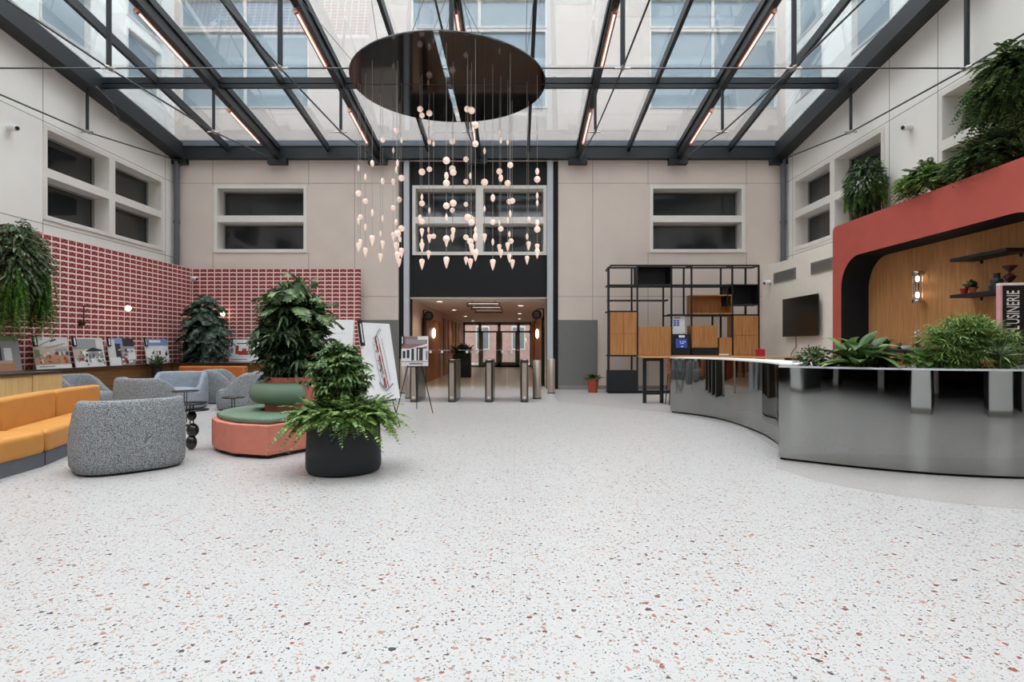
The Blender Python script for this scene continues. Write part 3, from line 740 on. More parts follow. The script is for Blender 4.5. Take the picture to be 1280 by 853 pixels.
easel_poster('thin black easel holding the building photo in front of the turnstiles', 'photo board of a white building with arched windows on an easel', (-2.02, 11.35), -PI/2+.12, .53, .60, .94, bldg, math.radians(8), .36)
easel_poster('black easel behind the tall round planter', 'white poster half hidden behind the tall leafy planter', (-4.15, 12.9), -PI/2, .85, 1.1, .85, [(.1, .7, .8, .72, 'ph_pale'), (.3, .3, .7, .6, 'ph_pale'), (.7, .4, .9, .44, 'ph_red')], math.radians(8), .36, tg=False)

# ------------------------------------------------------------------ armchairs
def make_chair(label, mat):
    t = thing('armchair', label, 'armchair', (0, 0, 0), 0, 'round boucle armchairs')
    A, B, Hh, zs, N = .53, .48, .78, .40, 56
    def plan(a, s): c, d = math.cos(a), math.sin(a); e = 2/3.0; return Vector((A*s*math.copysign(abs(c)**e, c), B*s*math.copysign(abs(d)**e, d), 0))
    def sm(x): x = max(0, min(1, x)); return x*x*(3-2*x)
    vs = []; rows = 13
    for k in range(N):
        a = 2*PI*k/N; p1 = plan(a, 1); yn = p1.y/B
        q_ = max(0, min(1, (yn+.28)/1.0)); h = .43+(Hh-.43)*(1-(.5*q_+.5*sm(q_)))
        prof = [(.94, .025), (.985, .07), (1.0, .18), (1.0, .32), (.985, h*.72 if h > .5 else .37), (.95, h-.07), (.925, h-.03), (.89, h-.006), (.84, h), (.79, h-.012), (.755, h-.045), (.73, max(zs-.03, h-.16)), (.70, zs-.04)]
        for s, z in prof:
            p = plan(a, s); back = -.03*max(0, z-.3) if yn < 0 else 0
            vs.append((p.x, p.y+back*2, z))
    fs = [(k*rows+i, ((k+1) % N)*rows+i, ((k+1) % N)*rows+i+1, k*rows+i+1) for k in range(N) for i in range(rows-1)]
    fs += [tuple(k*rows for k in range(N))[::-1], tuple(k*rows+rows-1 for k in range(N))]
    mb = MB(); mb.add(vs, fs); obj('shell', mb, mat, t, False, True, angle=80)
    vs = []; rws = [(.0, zs+.055), (.35, zs+.052), (.62, zs+.03), (.70, zs-.0), (.72, zs-.05)]
    mb = MB()
    for s, z in rws[::-1]:
        for k in range(N):
            p = plan(2*PI*k/N, max(s, .001)); vs.append((p.x, p.y+.10, z))
    m = len(rws); mb.add(vs, [(i*N+k, i*N+(k+1) % N, (i+1)*N+(k+1) % N, (i+1)*N+k) for i in range(m-1) for k in range(N)])
    obj('seat', mb, mat, t, False, True, angle=80)
    mb = MB(); vs = []
    for z in (0, .03):
        for k in range(N): p = plan(2*PI*k/N, .90); vs.append((p.x, p.y, z))
    mb.add(vs, [tuple(range(N))[::-1], tuple(range(N, 2*N))]+[(k, (k+1) % N, N+(k+1) % N, N+k) for k in range(N)]); obj('base', mb, 'matte_black', t, False)
    return t
def yawof(dx, dy): return math.atan2(dy, dx)-PI/2      # local front is +y
cg = make_chair('grey boucle armchair nearest the camera, its back turned to the black planter', 'boucle_grey')
cg.location = (-4.31, 6.33, 0); cg.rotation_euler.z = yawof(-.70, .71)
dup(cg, 'grey boucle armchair directly behind the nearest one, seen from its back', (-6.62, 10.3, 0), yawof(.38, .92))
dup(cg, 'grey boucle armchair against the walnut ledge, half hidden behind the orange sofa', (-8.55, 11.2, 0), yawof(.97, .1))
dup(cg, 'grey boucle armchair with its back to the rust sofa, turned right towards its twin', (-6.93, 13.6, 0), yawof(.92, .25))
dup(cg, 'grey boucle armchair beside the round terracotta bench, turned left', (-5.85, 12.2, 0), yawof(-.93, -.2))
cb = make_chair('blue-grey boucle armchair facing the camera, a folded cover on its back', 'boucle_blue')
cb.location = (-7.25, 12.25, 0); cb.rotation_euler.z = yawof(.22, -1)

# ------------------------------------------------------------------ orange sofas
def sofa_mod(label, front, back, bh, mat, seat_h=.40, bt=.2, grp='orange sofa modules', hb=True):
    """front: list of (x,y), back: matching list"""
    n = len(front); c = Vector((sum(p[0] for p in front+back)/(2*n), sum(p[1] for p in front+back)/(2*n), 0))
    r = thing('sofa_module', label, 'sofa', c, 0, grp)
    F_ = [Vector((*p, 0)) for p in front]; B_ = [Vector((*p, 0)) for p in back]
    lerp = lambda t: [tuple((f+(b-f)*t).xy) for f, b in zip(F_, B_)]
    wid = (B_[0]-F_[0]).length; k = 1-bt/wid
    mb = MB(); mb.prism(lerp(.0)+lerp(k)[::-1], .14, seat_h); obj('seat', mb, mat, r, bevel=.06, seg=4)
    mb = MB(); mb.prism(lerp(k+.01)+lerp(1.0)[::-1], .14, bh); obj('backrest', mb, mat, r, bevel=.045, seg=4)
    mb = MB(); mb.prism(lerp(.03)+lerp(.98)[::-1], .0, .15); obj('plinth', mb, 'plinth_grey', r)
sofa_mod('orange leather sofa module nearest the camera, cut by the left frame edge', [(-5.02, 4.6), (-5.12, 5.2), (-5.18, 5.71), (-5.25, 6.36)], [(-5.72, 4.6), (-5.80, 5.2), (-5.88, 5.71), (-6.0, 6.36)], .74, 'leather_orange')
sofa_mod('orange leather sofa module in the middle, in front of the pale oak counter', [(-5.27, 6.40), (-5.51, 7.11), (-5.70, 7.66)], [(-5.97, 6.38), (-6.24, 7.16), (-6.43, 7.72)], .745, 'leather_orange')
sofa_mod('orange leather sofa module farthest along, next to the grey armchairs', [(-5.715, 7.70), (-5.86, 8.2), (-5.98, 8.85)], [(-6.445, 7.76), (-6.60, 8.3), (-6.70, 8.95)], .735, 'leather_orange')
for i, (a, b, nm) in enumerate(((-8.95, -8.09, 'left half, under the dark climbing plant'), (-8.07, -7.2, 'right half, below the floor plan board'))):
    sofa_mod('rust leather sofa by the back ledge, %s' % nm, [(a, 14.4), (b, 14.4)], [(a, 15.3), (b, 15.3)], .80, 'leather_rust', .42, .24, 'rust sofa modules')

# ------------------------------------------------------------------ side tables
def side_table(label, x, y, h, r1, two=True, peb=True):
    t = thing('side_table', label, 'side table', (x, y, 0), 0, 'dark side tables')
    D = lambda cx, z, rr: MB().lathe([(rr*.96, z-.018), (rr, z-.012), (rr, z-.004), (rr*.98, z)], (cx, y, 0), 36)
    obj('table_top', D(x, h, r1), 'gloss_black', t, smooth=True)
    if two: obj('lower_top', D(x+.05, h-.085, r1*.86), 'gloss_black', t, smooth=True)
    for s in (-.02, .02):
        obj('rod', MB().tube([(x+s, y, .05), (x+s, y, h-.015)], .008, 8), 'matte_black', t, smooth=True)
    if peb:
        for (dx, z, rx, rz) in ((-.005, .095, .068, .095), (.012, .255, .075, .09), (.0, h-.17, .058, .065)):
            obj('pebble', MB().ball((x+dx, y, z), rx, rx*.95, rz, 20, 12), 'gloss_black', t, smooth=True)
    else:
        obj('foot', MB().lathe([(.13, 0), (.13, .012), (.02, .02)], (x, y, 0), 28), 'matte_black', t, smooth=True)
side_table('black two-tier side table on stacked pebble shapes beside the nearest armchair', -4.19, 7.35, .61, .185)
side_table('thin black side table in front of the blue-grey armchair', -5.55, 9.55, .59, .21, False, False)
side_table('small black side table just behind the green bench cushion', -4.50, 9.05, .53, .17, False, False)
side_table('small black side table between the orange sofa and the nearest armchair', -4.98, 7.05, .60, .13, False, False)

# ------------------------------------------------------------------ terracotta bench with a tall planter
bc = Vector((-3.12, 7.95, 0))
bn = thing('planter_bench', 'faceted terracotta bench with green cushions around a tall planter', 'bench', bc)
bp = [(-2.93, 6.71), (-3.42, 6.86), (-3.78, 7.16), (-3.99, 7.46), (-4.06, 7.80), (-4.0, 8.3), (-3.7, 8.8), (-3.1, 9.1), (-2.5, 8.9), (-2.25, 8.35), (-2.42, 7.6)]
inset = lambda pl, k: [(bc.x+(x-bc.x)*k, bc.y+(y-bc.y)*k) for x, y in pl]
obj('base', MB().prism(bp, .045, .40), 'terracotta', bn, bevel=.012)
obj('plinth', MB().prism(inset(bp, .95), 0, .045), 'matte_black', bn)
pr = .40
ring = lambda a: (bc.x+pr*math.cos(a), bc.y+pr*math.sin(a))
cus = [[bp[10]]+bp[0:3], bp[2:5], bp[4:7]]
for c in cus:
    inn = [ring(math.atan2(p[1]-bc.y, p[0]-bc.x)) for p in c]
    pts = inset(c, .955)+inn[::-1]; m = Vector((sum(p[0] for p in pts)/len(pts), sum(p[1] for p in pts)/len(pts)))
    pts = [(m.x+(x-m.x)*.965, m.y+(y-m.y)*.965) for x, y in pts]
    obj('cushion', MB().prism(pts, .40, .475), 'cushion_green', bn, bevel=.028, seg=3)
obj('pot', MB().lathe([(.36, .40), (.36, .80), (.37, .92), (.34, .92), (.33, .84)], (bc.x, bc.y, 0), 40), 'terracotta', bn, smooth=True)
mb = MB(); arc = [(-2.9+4.3*0-i*3.5/20) for i in range(21)]
arc = [math.radians(-50-i*10.0) for i in range(21)]
rr = [.11]+[.142]*19+[.11]
mb.tube([(bc.x+.42*math.cos(a), bc.y+.42*math.sin(a), .705) for a in arc], rr, 16); obj('bolster', mb, 'cushion_green', bn, smooth=True, angle=70)
obj('soil', MB().lathe([(.001, .87), (.335, .87), (.335, .86)], (bc.x, bc.y, 0), 30), 'soil', bn)
pl = thing('tall_plant', 'tall dense dark green plant in the terracotta bench planter', 'plant', (bc.x, bc.y, .87))
stems([[(bc.x+a, bc.y+b, .86), (bc.x+a*1.6, bc.y+b*1.6, 1.5), (bc.x+a*2, bc.y+b*2, 2.1)] for a, b in ((0, 0), (.12, .08), (-.13, .02), (.02, -.13))], .018, 'stem_brown', pl)
mb = MB()
def f_split(L, dz=None): return lambda p, d: split(mb, p, Vector((d.x+R.uniform(-.4, .4), d.y+R.uniform(-.4, .4), d.z*.4+(R.uniform(-.8, .5) if dz is None else dz+R.uniform(-.4, .4)))), L*R.uniform(.7, 1.15), R.uniform(.25, .6))
def f_palm(L, w, k=7): return lambda p, d: palmate(mb, p, Vector((d.x+R.uniform(-.5, .5), d.y+R.uniform(-.5, .5), d.z*.5+R.uniform(-.7, .5))), L*R.uniform(.6, 1.2), w, k, R.uniform(.1, .6))
for zc, rx, n in ((1.02, .40, 170), (1.22, .52, 300), (1.48, .54, 330), (1.74, .48, 270), (1.98, .36, 160)):
    cloud(n, (bc.x, bc.y, zc), (rx, rx, .22), f_palm(.17, .045), -1, .55)
obj('foliage', mb, 'leaf_dark', pl)
mb = MB()
for zc, rx, n in ((1.5, .52, 16), (1.75, .48, 40), (1.98, .38, 44), (2.12, .24, 28)): cloud(n, (bc.x+.06, bc.y-.02, zc), (rx, rx, .2), f_split(.24), -.8, .75)
obj('split_leaves', mb, 'leaf_mid', pl)

# ------------------------------------------------------------------ black pot with fern and umbrella plant
pc = Vector((-1.86, 6.15, 0))
p = thing('round_planter', 'large round matte black planter on the terrazzo floor', 'planter', pc)
obj('pot', MB().lathe([(.34, 0), (.375, .015), (.392, .06), (.392, .2), (.375, .60), (.37, .615), (.345, .615), (.34, .56)], pc, 48), 'pot_black', p, smooth=True)
obj('soil', MB().lathe([(.001, .565), (.34, .56), (.34, .55)], pc, 30), 'soil', p)
f = thing('fern', 'bright green fern spilling over the rim of the black planter', 'plant', (pc.x, pc.y, .56))
mb = MB()
for i in range(400):
    a = R.uniform(0, 2*PI); e = R.uniform(.4, 1.5); rr0 = R.uniform(.08, .33); d = Vector((math.cos(a)*math.cos(e), math.sin(a)*math.cos(e), math.sin(e)))
    frond(mb, (pc.x+rr0*math.cos(a), pc.y+rr0*math.sin(a), .56), d, R.uniform(.36, .58), .07, R.uniform(.35, 1.1), 20)
obj('fronds', mb, 'leaf_fern', f)
u = thing('umbrella_plant', 'leafy umbrella plant rising above the fern in the black planter', 'plant', (pc.x-.04, pc.y, .56))
stems([[(pc.x-.04+a, pc.y+b, .55), (pc.x-.04+a*2, pc.y+b*2, 1.15)] for a, b in ((0, 0), (.07, .03), (-.07, .05), (.02, -.08))], .012, 'stem_brown', u)
mb = MB()
for zc, rx, n in ((.82, .28, 130), (.97, .35, 230), (1.12, .33, 220), (1.24, .22, 110)): cloud(n, (pc.x-.05, pc.y, zc), (rx, rx, .13), f_palm(.10, .04, 7), -1, .4)
obj('foliage', mb, 'leaf_umbrella', u)

# ------------------------------------------------------------------ hanging plant, corner plant, small plants on the left
hp = thing('hanging_plant', 'bushy trailing plant hung high on the tiled wall, cut by the left frame edge', 'plant', (-9.45, 10.7, 2.3))
c = Vector((-9.38, 10.75, 0))
obj('basket', MB().lathe([(.05, 2.42), (.2, 2.45), (.26, 2.75), (.24, 2.75)], c, 20), 'matte_black', hp, smooth=True)
mb = MB(); mb.tube([(c.x, c.y, 2.6), (XT, c.y, 2.6)], .012, 6); obj('bracket', mb, 'matte_black', hp)
mb = MB()
def f_leaf(L, w, dz=-.3, droop=.5, n=3): return lambda p, d: leaf(mb, p, Vector((d.x+R.uniform(-.5, .5), d.y+R.uniform(-.5, .5), d.z*.5+dz+R.uniform(-.5, .5))), L*R.uniform(.6, 1.2), w*R.uniform(.7, 1.2), droop, n, R.uniform(-.6, .6))
def f_fr(L, w, dz=-.2, n=10): return lambda p, d: frond(mb, p, Vector((d.x, d.y, d.z*.5+dz)), L*R.uniform(.6, 1.2), w, R.uniform(.4, 1), n)
cloud(1500, (c.x, c.y, 2.95), (.32, .52, .68), f_leaf(.17, .05), -1, .55); cloud(200, (c.x, c.y, 3.05), (.3, .46, .6), f_fr(.3, .07), -.6, .6)
obj('foliage', mb, 'leaf_grey', hp)
mb = MB()
for i in range(170):
    a = R.choice((-.3, .32))+R.uniform(-.14, .14); z = R.uniform(2.1, 2.9); frond(mb, (c.x+R.uniform(-.1, .32), c.y+a, z), (R.uniform(-.05, .15), R.uniform(-.15, .15), -1.0), R.uniform(.4, .8), .06, .02, 18)
obj('trailing_fronds', mb, 'leaf_bright', hp)

cp = thing('climbing_plant', 'dark split-leaf climbing plant in the corner behind the rust sofa', 'plant', (-8.85, 16.25, HL))
obj('pot', MB().lathe([(.2, HL), (.24, HL+.28), (.22, HL+.28)], (-8.85, 16.25, 0), 24), 'matte_black', cp, smooth=True)
stems([[(-8.85, 16.25, HL+.2), (-8.85, 16.25, 2.7)]], .04, 'stem_brown', cp)
mb = MB()
for zc, rx, n in ((1.05, .50, 60), (1.3, .56, 80), (1.55, .60, 84), (1.8, .58, 80), (2.05, .52, 70), (2.3, .42, 56), (2.52, .28, 36), (2.66, .14, 12)): cloud(n, (-8.85, 16.2, zc), (rx, rx*.7, .18), f_split(.27, -.5), -1, .7)
obj('foliage', mb, 'leaf_deep', cp)

sp = thing('flowering_plant', 'small potted plant with pale spiky leaves in front of the last leaning board', 'plant', (-9.15, 14.5, 0))
obj('plant_stand', MB().lathe([(.14, 0), (.12, .05), (.12, .78), (.15, .80)], (-9.15, 14.5, 0), 20), 'matte_black', sp, smooth=True)
mb = MB()
for i in range(110): leaf(mb, (-9.15, 14.5, .78), rdir(.5, 1.5), R.uniform(.25, .5), .035, .25, 4, R.uniform(-.5, .5))
obj('foliage', mb, 'leaf_grey', sp)

# swing-arm wall lamps
def swing_lamp(label, base, armdir, L, upz):
    r = thing('wall_lamp', label, 'lamp', base, 0, 'swing-arm wall lamps'); b = Vector(base); n = Vector(armdir[0]); a = Vector(armdir[1])
    mb = MB(); mb.tube([b, b+n*.03], .06, 18); obj('wall_plate', mb, 'matte_black', r, smooth=True)
    mb = MB(); q = b+n*.09; mb.tube([b, q], .012, 8); mb.tube([q-Z*.05, q+Z*upz], .012, 8); mb.tube([q+Z*upz, q+Z*upz+a*L], .010, 8); mb.ball(q+Z*.0, .035); obj('arm', mb, 'matte_black', r, smooth=True)
    e = q+Z*upz+a*(L+.055)
    mb = MB(); mb.ball(e, .065, None, None, 18, 12); obj('globe', mb, 'lamp_warm', r, smooth=True)
swing_lamp('black swing-arm wall lamp with a glowing globe on the left tiles', (XT, 12.7, 1.84), ((1, 0, 0), (0.35, .93, 0)), .95, .4)
swing_lamp('black swing-arm wall lamp with a glowing globe on the back tiles', (-8.65, YT, 1.77), ((0, -1, 0), (-.5, -.5, 0)), .1, .52)

def seccam(label, at, n, dome=False):
    at = Vector(at); n = Vector(n).normalized()
    r = thing('security_camera', label, 'security camera', at, 0)
    mb = MB(); mb.tube([at, at+n*.03], .07, 18); obj('mount', mb, 'plastic_white', r, smooth=True)
    mb = MB(); c = at+n*.1
    d = (n*.6+Vector((-at.x*.1, -.4, -.35))).normalized()
    mb.tube([c-d*.09, c-d*.07, c+d*.08, c+d*.1], [.05, .065, .065, .055], 18); mb.tube([at+n*.02, c], .03, 10); obj('housing', mb, 'plastic_white', r, smooth=True)
    mb = MB(); mb.tube([c+d*.095, c+d*.11], .04, 16); obj('lens', mb, 'gloss_black', r, smooth=True)
seccam('white security camera high on the left stone wall', (XL, 11.75, 5.85), (1, 0, 0))
seccam('white security camera on the corner of the red tiles', (-9.66, 17.0, 3.34), (1, -.6, 0))
seccam('white security camera on the right stone wall above the red portal', (XR, 11.9, 5.92), (-1, 0, 0))
seccam('white security camera beside the black shelving, near the air vent', (7.56, 16.9, 3.22), (-1, 0, 0))

# ------------------------------------------------------------------ turnstiles
GT = [('turnstile behind the building photo easel', -2.42, 0, 1), ('second turnstile from the left', -1.52, 1, 1), ('third turnstile from the left', -.64, 1, 1), ('rightmost turnstile, beside a steel bollard', .20, 1, 0)]
for lb, x, gl, gr in GT:
    y0, y1, w = 13.46, 14.72, .095
    r = thing('turnstile', 'stainless steel '+lb, 'turnstile', (x, (y0+y1)/2, 0), 0, 'turnstiles across the entrance')
    pl = [(x-w, y0+.06), (x-w+.05, y0), (x+w-.05, y0), (x+w, y0+.06), (x+w, y1-.06), (x+w-.05, y1), (x-w+.05, y1), (x-w, y1-.06)]
    obj('body', MB().prism(pl, .0, .97), 'steel_dark', r, bevel=.01, seg=2)
    obj('front_panel', MB().box(x-.055, x+.05, y0-.006, y0+.02, .07, .93), 'steel_brushed', r)
    obj('top_cover', MB().prism(pl, .97, 1.0), 'gloss_black', r, bevel=.008, seg=2)
    obj('reader', MB().box(x-.045, x+.045, y0+.03, y0+.2, 1.0, 1.012), 'paper_white', r)
    obj('badge', MB().box(x-.03, x+.03, y0-.009, y0-.005, .10, .14), 'plastic_white', r)
    for s in ((-1,) if gl else ())+((1,) if gr else ()):
        mb = MB(); a, b = sorted((x+s*w, x+s*.40)); mb.box(a, b, 14.06, 14.072, .28, 1.23); g_ = obj('glass_wing', mb, 'clear_glass', r); obj('edge', MB().box(a, b, 14.058, 14.074, 1.228, 1.238), 'column_grey', g_)
        mb = MB(); mb.lathe([(.032, 14.05), (.032, 14.06)], (x+s*.31, 0, 1.19), 18, 'y'); obj('fixing', mb, 'plastic_white', g_)
for nm, x, y in (('beside the rightmost turnstile', .53, 14.4), ('at the foot of the right portal column', .99, 16.0), ('at the foot of the left portal column', -3.16, 16.0), ('beside the leftmost turnstile', -2.72, 14.5)):
    r = thing('bollard', 'round brushed steel bollard '+nm, 'bollard', (x, y, 0), 0, 'steel bollards')
    obj('post', MB().lathe([(.105, 0), (.105, .96), (.098, .97)], (x, y, 0), 28), 'steel_brushed', r, smooth=True)
    obj('foot_ring', MB().lathe([(.112, 0), (.112, .03), (.105, .032)], (x, y, 0), 28), 'steel_dark', r, smooth=True)

# lobby plant
lp = thing('lobby_plant', 'broad-leaved plant in a tall black pot inside the lobby', 'plant', (-2.26, 24, 0))
obj('pot', MB().box(-2.62, -1.9, 23.7, 24.3, 0, 1.0), 'matte_black', lp, bevel=.02)
mb = MB()
for i in range(90): leaf(mb, (-2.26+R.uniform(-.25, .25), 24+R.uniform(-.2, .2), 1.0), rdir(.2, 1.4), R.uniform(.4, .75), .16, .35, 5, R.uniform(-.5, .5))
obj('foliage', mb, 'leaf_dark', lp)

# ------------------------------------------------------------------ black shelving with oak boxes
SY0, SY1 = 16.0, 16.46
sx = lambda u: (740+u/4.06-CX)*SY0/F
sz = lambda v: H+(CY-310-v/4.06)*SY0/F
s = thing('shelving_unit', 'tall black metal shelving with oak boxes and doors against the back wall', 'shelving', (sx(464), (SY0+SY1)/2, 0))
T = .022
def post(u, v0, v1, y):
    obj('post', MB().box(sx(u)-T, sx(u)+T, y-T, y+T, sz(v1), sz(v0)), 'matte_black', s)
def rail(u0, u1, v, y): obj('rail', MB().box(sx(u0), sx(u1), y-T, y+T, sz(v)-T, sz(v)+T), 'matte_black', s)
for u, v0, v1 in ((85, 100, 740), (230, 90, 740), (403, 90, 545), (505, 90, 395), (712, 90, 545), (846, 90, 740), (403, 545, 740)): post(u, v0, v1, SY0)
for u, v0, v1 in ((95, 100, 740), (218, 90, 740), (383, 190, 400), (490, 90, 545), (683, 90, 545), (812, 90, 740), (640, 340, 545)): post(u, v0, v1, SY1)
for y in (SY0, SY1):
    rail(92, 848, 90, y); rail(85, 712, 190, y); rail(80, 230, 323, y); rail(380, 848, 341, y); rail(85, 848, 548, y); rail(85, 848, 735, y)
    mb = MB(); mb.tube([(sx(85), y, sz(110)), (sx(87), y, sz(98)), (sx(96), y, sz(90))], .022, 8); obj('corner_bend', mb, 'matte_black', s, smooth=True)
for u, v in ((85, 105), (846, 90), (505, 90), (712, 90), (85, 190), (403, 190), (846, 190), (383, 265), (85, 323), (846, 548)):
    obj('side_rail', MB().box(sx(u)-T, sx(u)+T, SY0, SY1, sz(v)-T, sz(v)+T), 'matte_black', s)
for u0, u1, v in ((85, 385, 265), (85, 712, 190), (85, 230, 548)):
    obj('shelf', MB().box(sx(u0), sx(u1), SY0+.03, SY1-.02, sz(v)-.012, sz(v)+.012), 'matte_black', s)
def openbox(nm, u0, u1, v0, v1, mat, t=.03, back=True):
    mb = MB(); a, b, c, d = sx(u0), sx(u1), sz(v1), sz(v0); y0, y1 = SY0-.02, SY1
    mb.box(a, a+t, y0, y1, c, d); mb.box(b-t, b, y0, y1, c, d); mb.box(a+t, b-t, y0, y1, c, c+t); mb.box(a+t, b-t, y0, y1, d-t, d)
    if back: mb.box(a+t, b-t, y1-t, y1, c+t, d-t)
    return obj(nm, mb, mat, s)
openbox('black_box', 228, 403, 92, 188, 'matte_black'); openbox('black_box', 684, 848, 185, 291, 'matte_black'); openbox('oak_box', 505, 712, 238, 336, 'oak_shelf')
def doors(u0, u1, v0, v1, nu, nv, mat='oak_shelf', y=SY0):
    obj('carcass', MB().box(sx(u0), sx(u1), y, SY1, sz(v1), sz(v0)), mat, s)
    for i in range(nu):
        for j in range(nv):
            a, b = u0+(u1-u0)*i/nu, u0+(u1-u0)*(i+1)/nu; c, d = v0+(v1-v0)*j/nv, v0+(v1-v0)*(j+1)/nv
            obj('door', MB().box(sx(a)+.006, sx(b)-.006, y-.022, y-.002, sz(d)+.006, sz(c)-.006), mat, s, bevel=.003, seg=1)
doors(92, 228, 326, 545, 2, 2); doors(234, 403, 400, 545, 1, 1); doors(508, 638, 394, 507, 1, 1); doors(645, 711, 456, 545, 1, 1); doors(717, 845, 343, 545, 1, 2)
doors(86, 228, 623, 738, 1, 1, 'matte_black')
obj('base_panel', MB().box(sx(508), sx(640), SY0, SY1, sz(545), sz(508)), 'matte_black', s)
obj('worktop', MB().box(sx(230), sx(850), SY0-.06, SY1, sz(553), sz(545)), 'oak_top', s)
obj('back_panel', MB().box(sx(408), sx(846), SY1-.02, SY1, sz(738), sz(553)), 'oak_shelf', s)
n = thing('notice_sheet', 'white notice with blue blocks standing above the coffee machine', 'notice', (sx(441), SY0+.05, sz(436)))
obj('sheet', MB().box(sx(410), sx(474), SY0+.04, SY0+.05, sz(436), sz(347)), 'ph_pale', n)
mb = MB()
for i in range(2):
    for j in range(3): mb.box(sx(416+i*16), sx(429+i*16), SY0+.036, SY0+.041, sz(374+j*11), sz(366+j*11))
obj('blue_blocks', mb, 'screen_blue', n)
obj('heading', MB().box(sx(418), sx(450), SY0+.036, SY0+.041, sz(358), sz(353)), 'ph_red', n)
k = thing('coffee_machine', 'black coffee machine with a lit blue screen on the shelving', 'coffee machine', (sx(452), SY0+.1, sz(545)))
obj('body', MB().box(sx(407), sx(500), SY0-.01, SY1-.03, sz(544), sz(438)), 'matte_black', k, bevel=.012)
obj('screen', MB().box(sx(425), sx(482), SY0-.02, SY0-.008, sz(508), sz(462)), 'screen_blue', k)
mb = MB()
for a in (445, 458, 468): mb.box(sx(a), sx(a+5), SY0-.024, SY0-.019, sz(480), sz(474))
mb.box(sx(448), sx(466), SY0-.024, SY0-.019, sz(487), sz(484)); mb.box(sx(450), sx(462), SY0-.024, SY0-.019, sz(503), sz(499)); obj('screen_icons', mb, 'screen_mark', k)
obj('label_plate', MB().box(sx(440), sx(470), SY0-.016, SY0-.008, sz(456), sz(444)), 'paper_white', k)
t_ = thing('paper_stack', 'small white stack lying on the shelving worktop', 'papers', (sx(665), SY0-.02, sz(545)))
obj('sheets', MB().box(sx(643), sx(690), SY0-.05, SY0+.0+-.025, sz(545), sz(538)), 'paper_white', t_)

# plant in terracotta pot by the shelving
def pot_plant(label, x, y, z, r, h, mat, lm, n, L, w, cat='plant', name='potted_plant', el=(.3, 1.5), droop=.5):
    t = thing(name, label, cat, (x, y, z))
    obj('pot', MB().lathe([(r*.75, z), (r, z+h*.9), (r*1.06, z+h*.9), (r*1.06, z+h), (r*.9, z+h), (r*.85, z+h*.9)], (x, y, 0), 24), mat, t, smooth=True)
    obj('soil', MB().lathe([(.001, z+h*.93), (r*.9, z+h*.92)], (x, y, 0), 20), 'soil', t)
    mb = MB()
    for i in range(n): leaf(mb, (x+R.uniform(-.4, .4)*r, y+R.uniform(-.4, .4)*r, z+h*.9), rdir(*el), L*R.uniform(.5, 1.1), w, droop, 4, R.uniform(-.5, .5))
    obj('foliage', mb, lm, t); return t
pot_plant('small leafy plant in a terracotta pot on the floor beside the shelving', 2.2, 16.3, 0, .17, .40, 'pot_terracotta', 'leaf_mid', 110, .42, .06)

# high table and stool
tb = thing('high_table', 'long high table with oak top and black frame legs behind the mirrored counter', 'table', (4.9, 13.5, 0))
obj('table_top', MB().box(2.94, 6.9, 13.1, 13.54, 1.055, 1.085), 'oak_top', tb, bevel=.004, seg=1)
for x in (2.97, 6.3):  # trestle frames
    for dx in (0, .40): obj('leg', MB().box(x+dx, x+dx+.075, 13.27, 13.345, 0, 1.055), 'matte_black', tb)
    obj('leg_rail', MB().box(x+.075, x+.40, 13.275, 13.34, .985, 1.055), 'matte_black', tb)
    obj('leg_rail', MB().box(x+.075, x+.40, 13.275, 13.34, .20, .25), 'matte_black', tb)
def stool(label, x, y, mat):
    t = thing('bar_stool', label, 'stool', (x, y, 0), 0, 'bar stools at the high table')
    obj('seat', MB().lathe([(.15, .70), (.19, .715), (.19, .75), (.15, .765)], (x, y, 0), 24), mat, t, smooth=True)
    mb = MB(); pts = [(x+.19*math.cos(a), y+.19*math.sin(a)) for a in [PI*(.05+.9*i/10)-PI for i in range(11)]]
    mb.prism(pts+[(x+.165*math.cos(a), y+.165*math.sin(a)) for a in [PI*(.05+.9*i/10)-PI for i in range(11)]][::-1], .84, .97); obj('backrest', mb, mat, t, bevel=.008, seg=2)
    for a in (.25, .75, 1.25, 1.75):
        c_, s_ = math.cos(a*PI), math.sin(a*PI)
        obj('leg', MB().tube([(x+.23*c_, y+.23*s_, 0), (x+.16*c_, y+.16*s_, .71)], .011, 8), 'matte_black', t, smooth=True)
    for a in (-.75, -.25): obj('back_post', MB().tube([(x+.15*math.cos(a*PI), y+.15*math.sin(a*PI), .7), (x+.178*math.cos(a*PI), y+.178*math.sin(a*PI), .96)], .009, 6), 'matte_black', t, smooth=True)
    mb = MB(); ps = [(x+.205*math.cos(2*PI*i/20), y+.205*math.sin(2*PI*i/20), .28) for i in range(21)]; mb.tube(ps, .009, 6, False); obj('foot_ring', mb, 'matte_black', t, smooth=True)
stool('brown leather bar stool beside the black legs of the high table', 3.62, 13.0, 'leather_brown')
stool('brown leather bar stool mostly hidden behind the mirrored counter', 4.7, 12.9, 'leather_brown')
rc = thing('red_chair', 'red chair back showing above the counter at the right end of the shelving', 'chair', (6.45, 14.6, 0))
obj('seat', MB().box(6.2, 6.7, 14.4, 14.85, .72, .77), 'red_plastic', rc, bevel=.015)
obj('backrest', MB().box(6.25, 6.5, 14.82, 14.86, .77, 1.26), 'red_plastic', rc, bevel=.015)
for a, b in ((6.23, 14.43), (6.65, 14.43), (6.23, 14.8), (6.65, 14.8)): obj('leg', MB().tube([(a, b, 0), (a, b, .72)], .013, 8), 'red_plastic', rc, smooth=True)

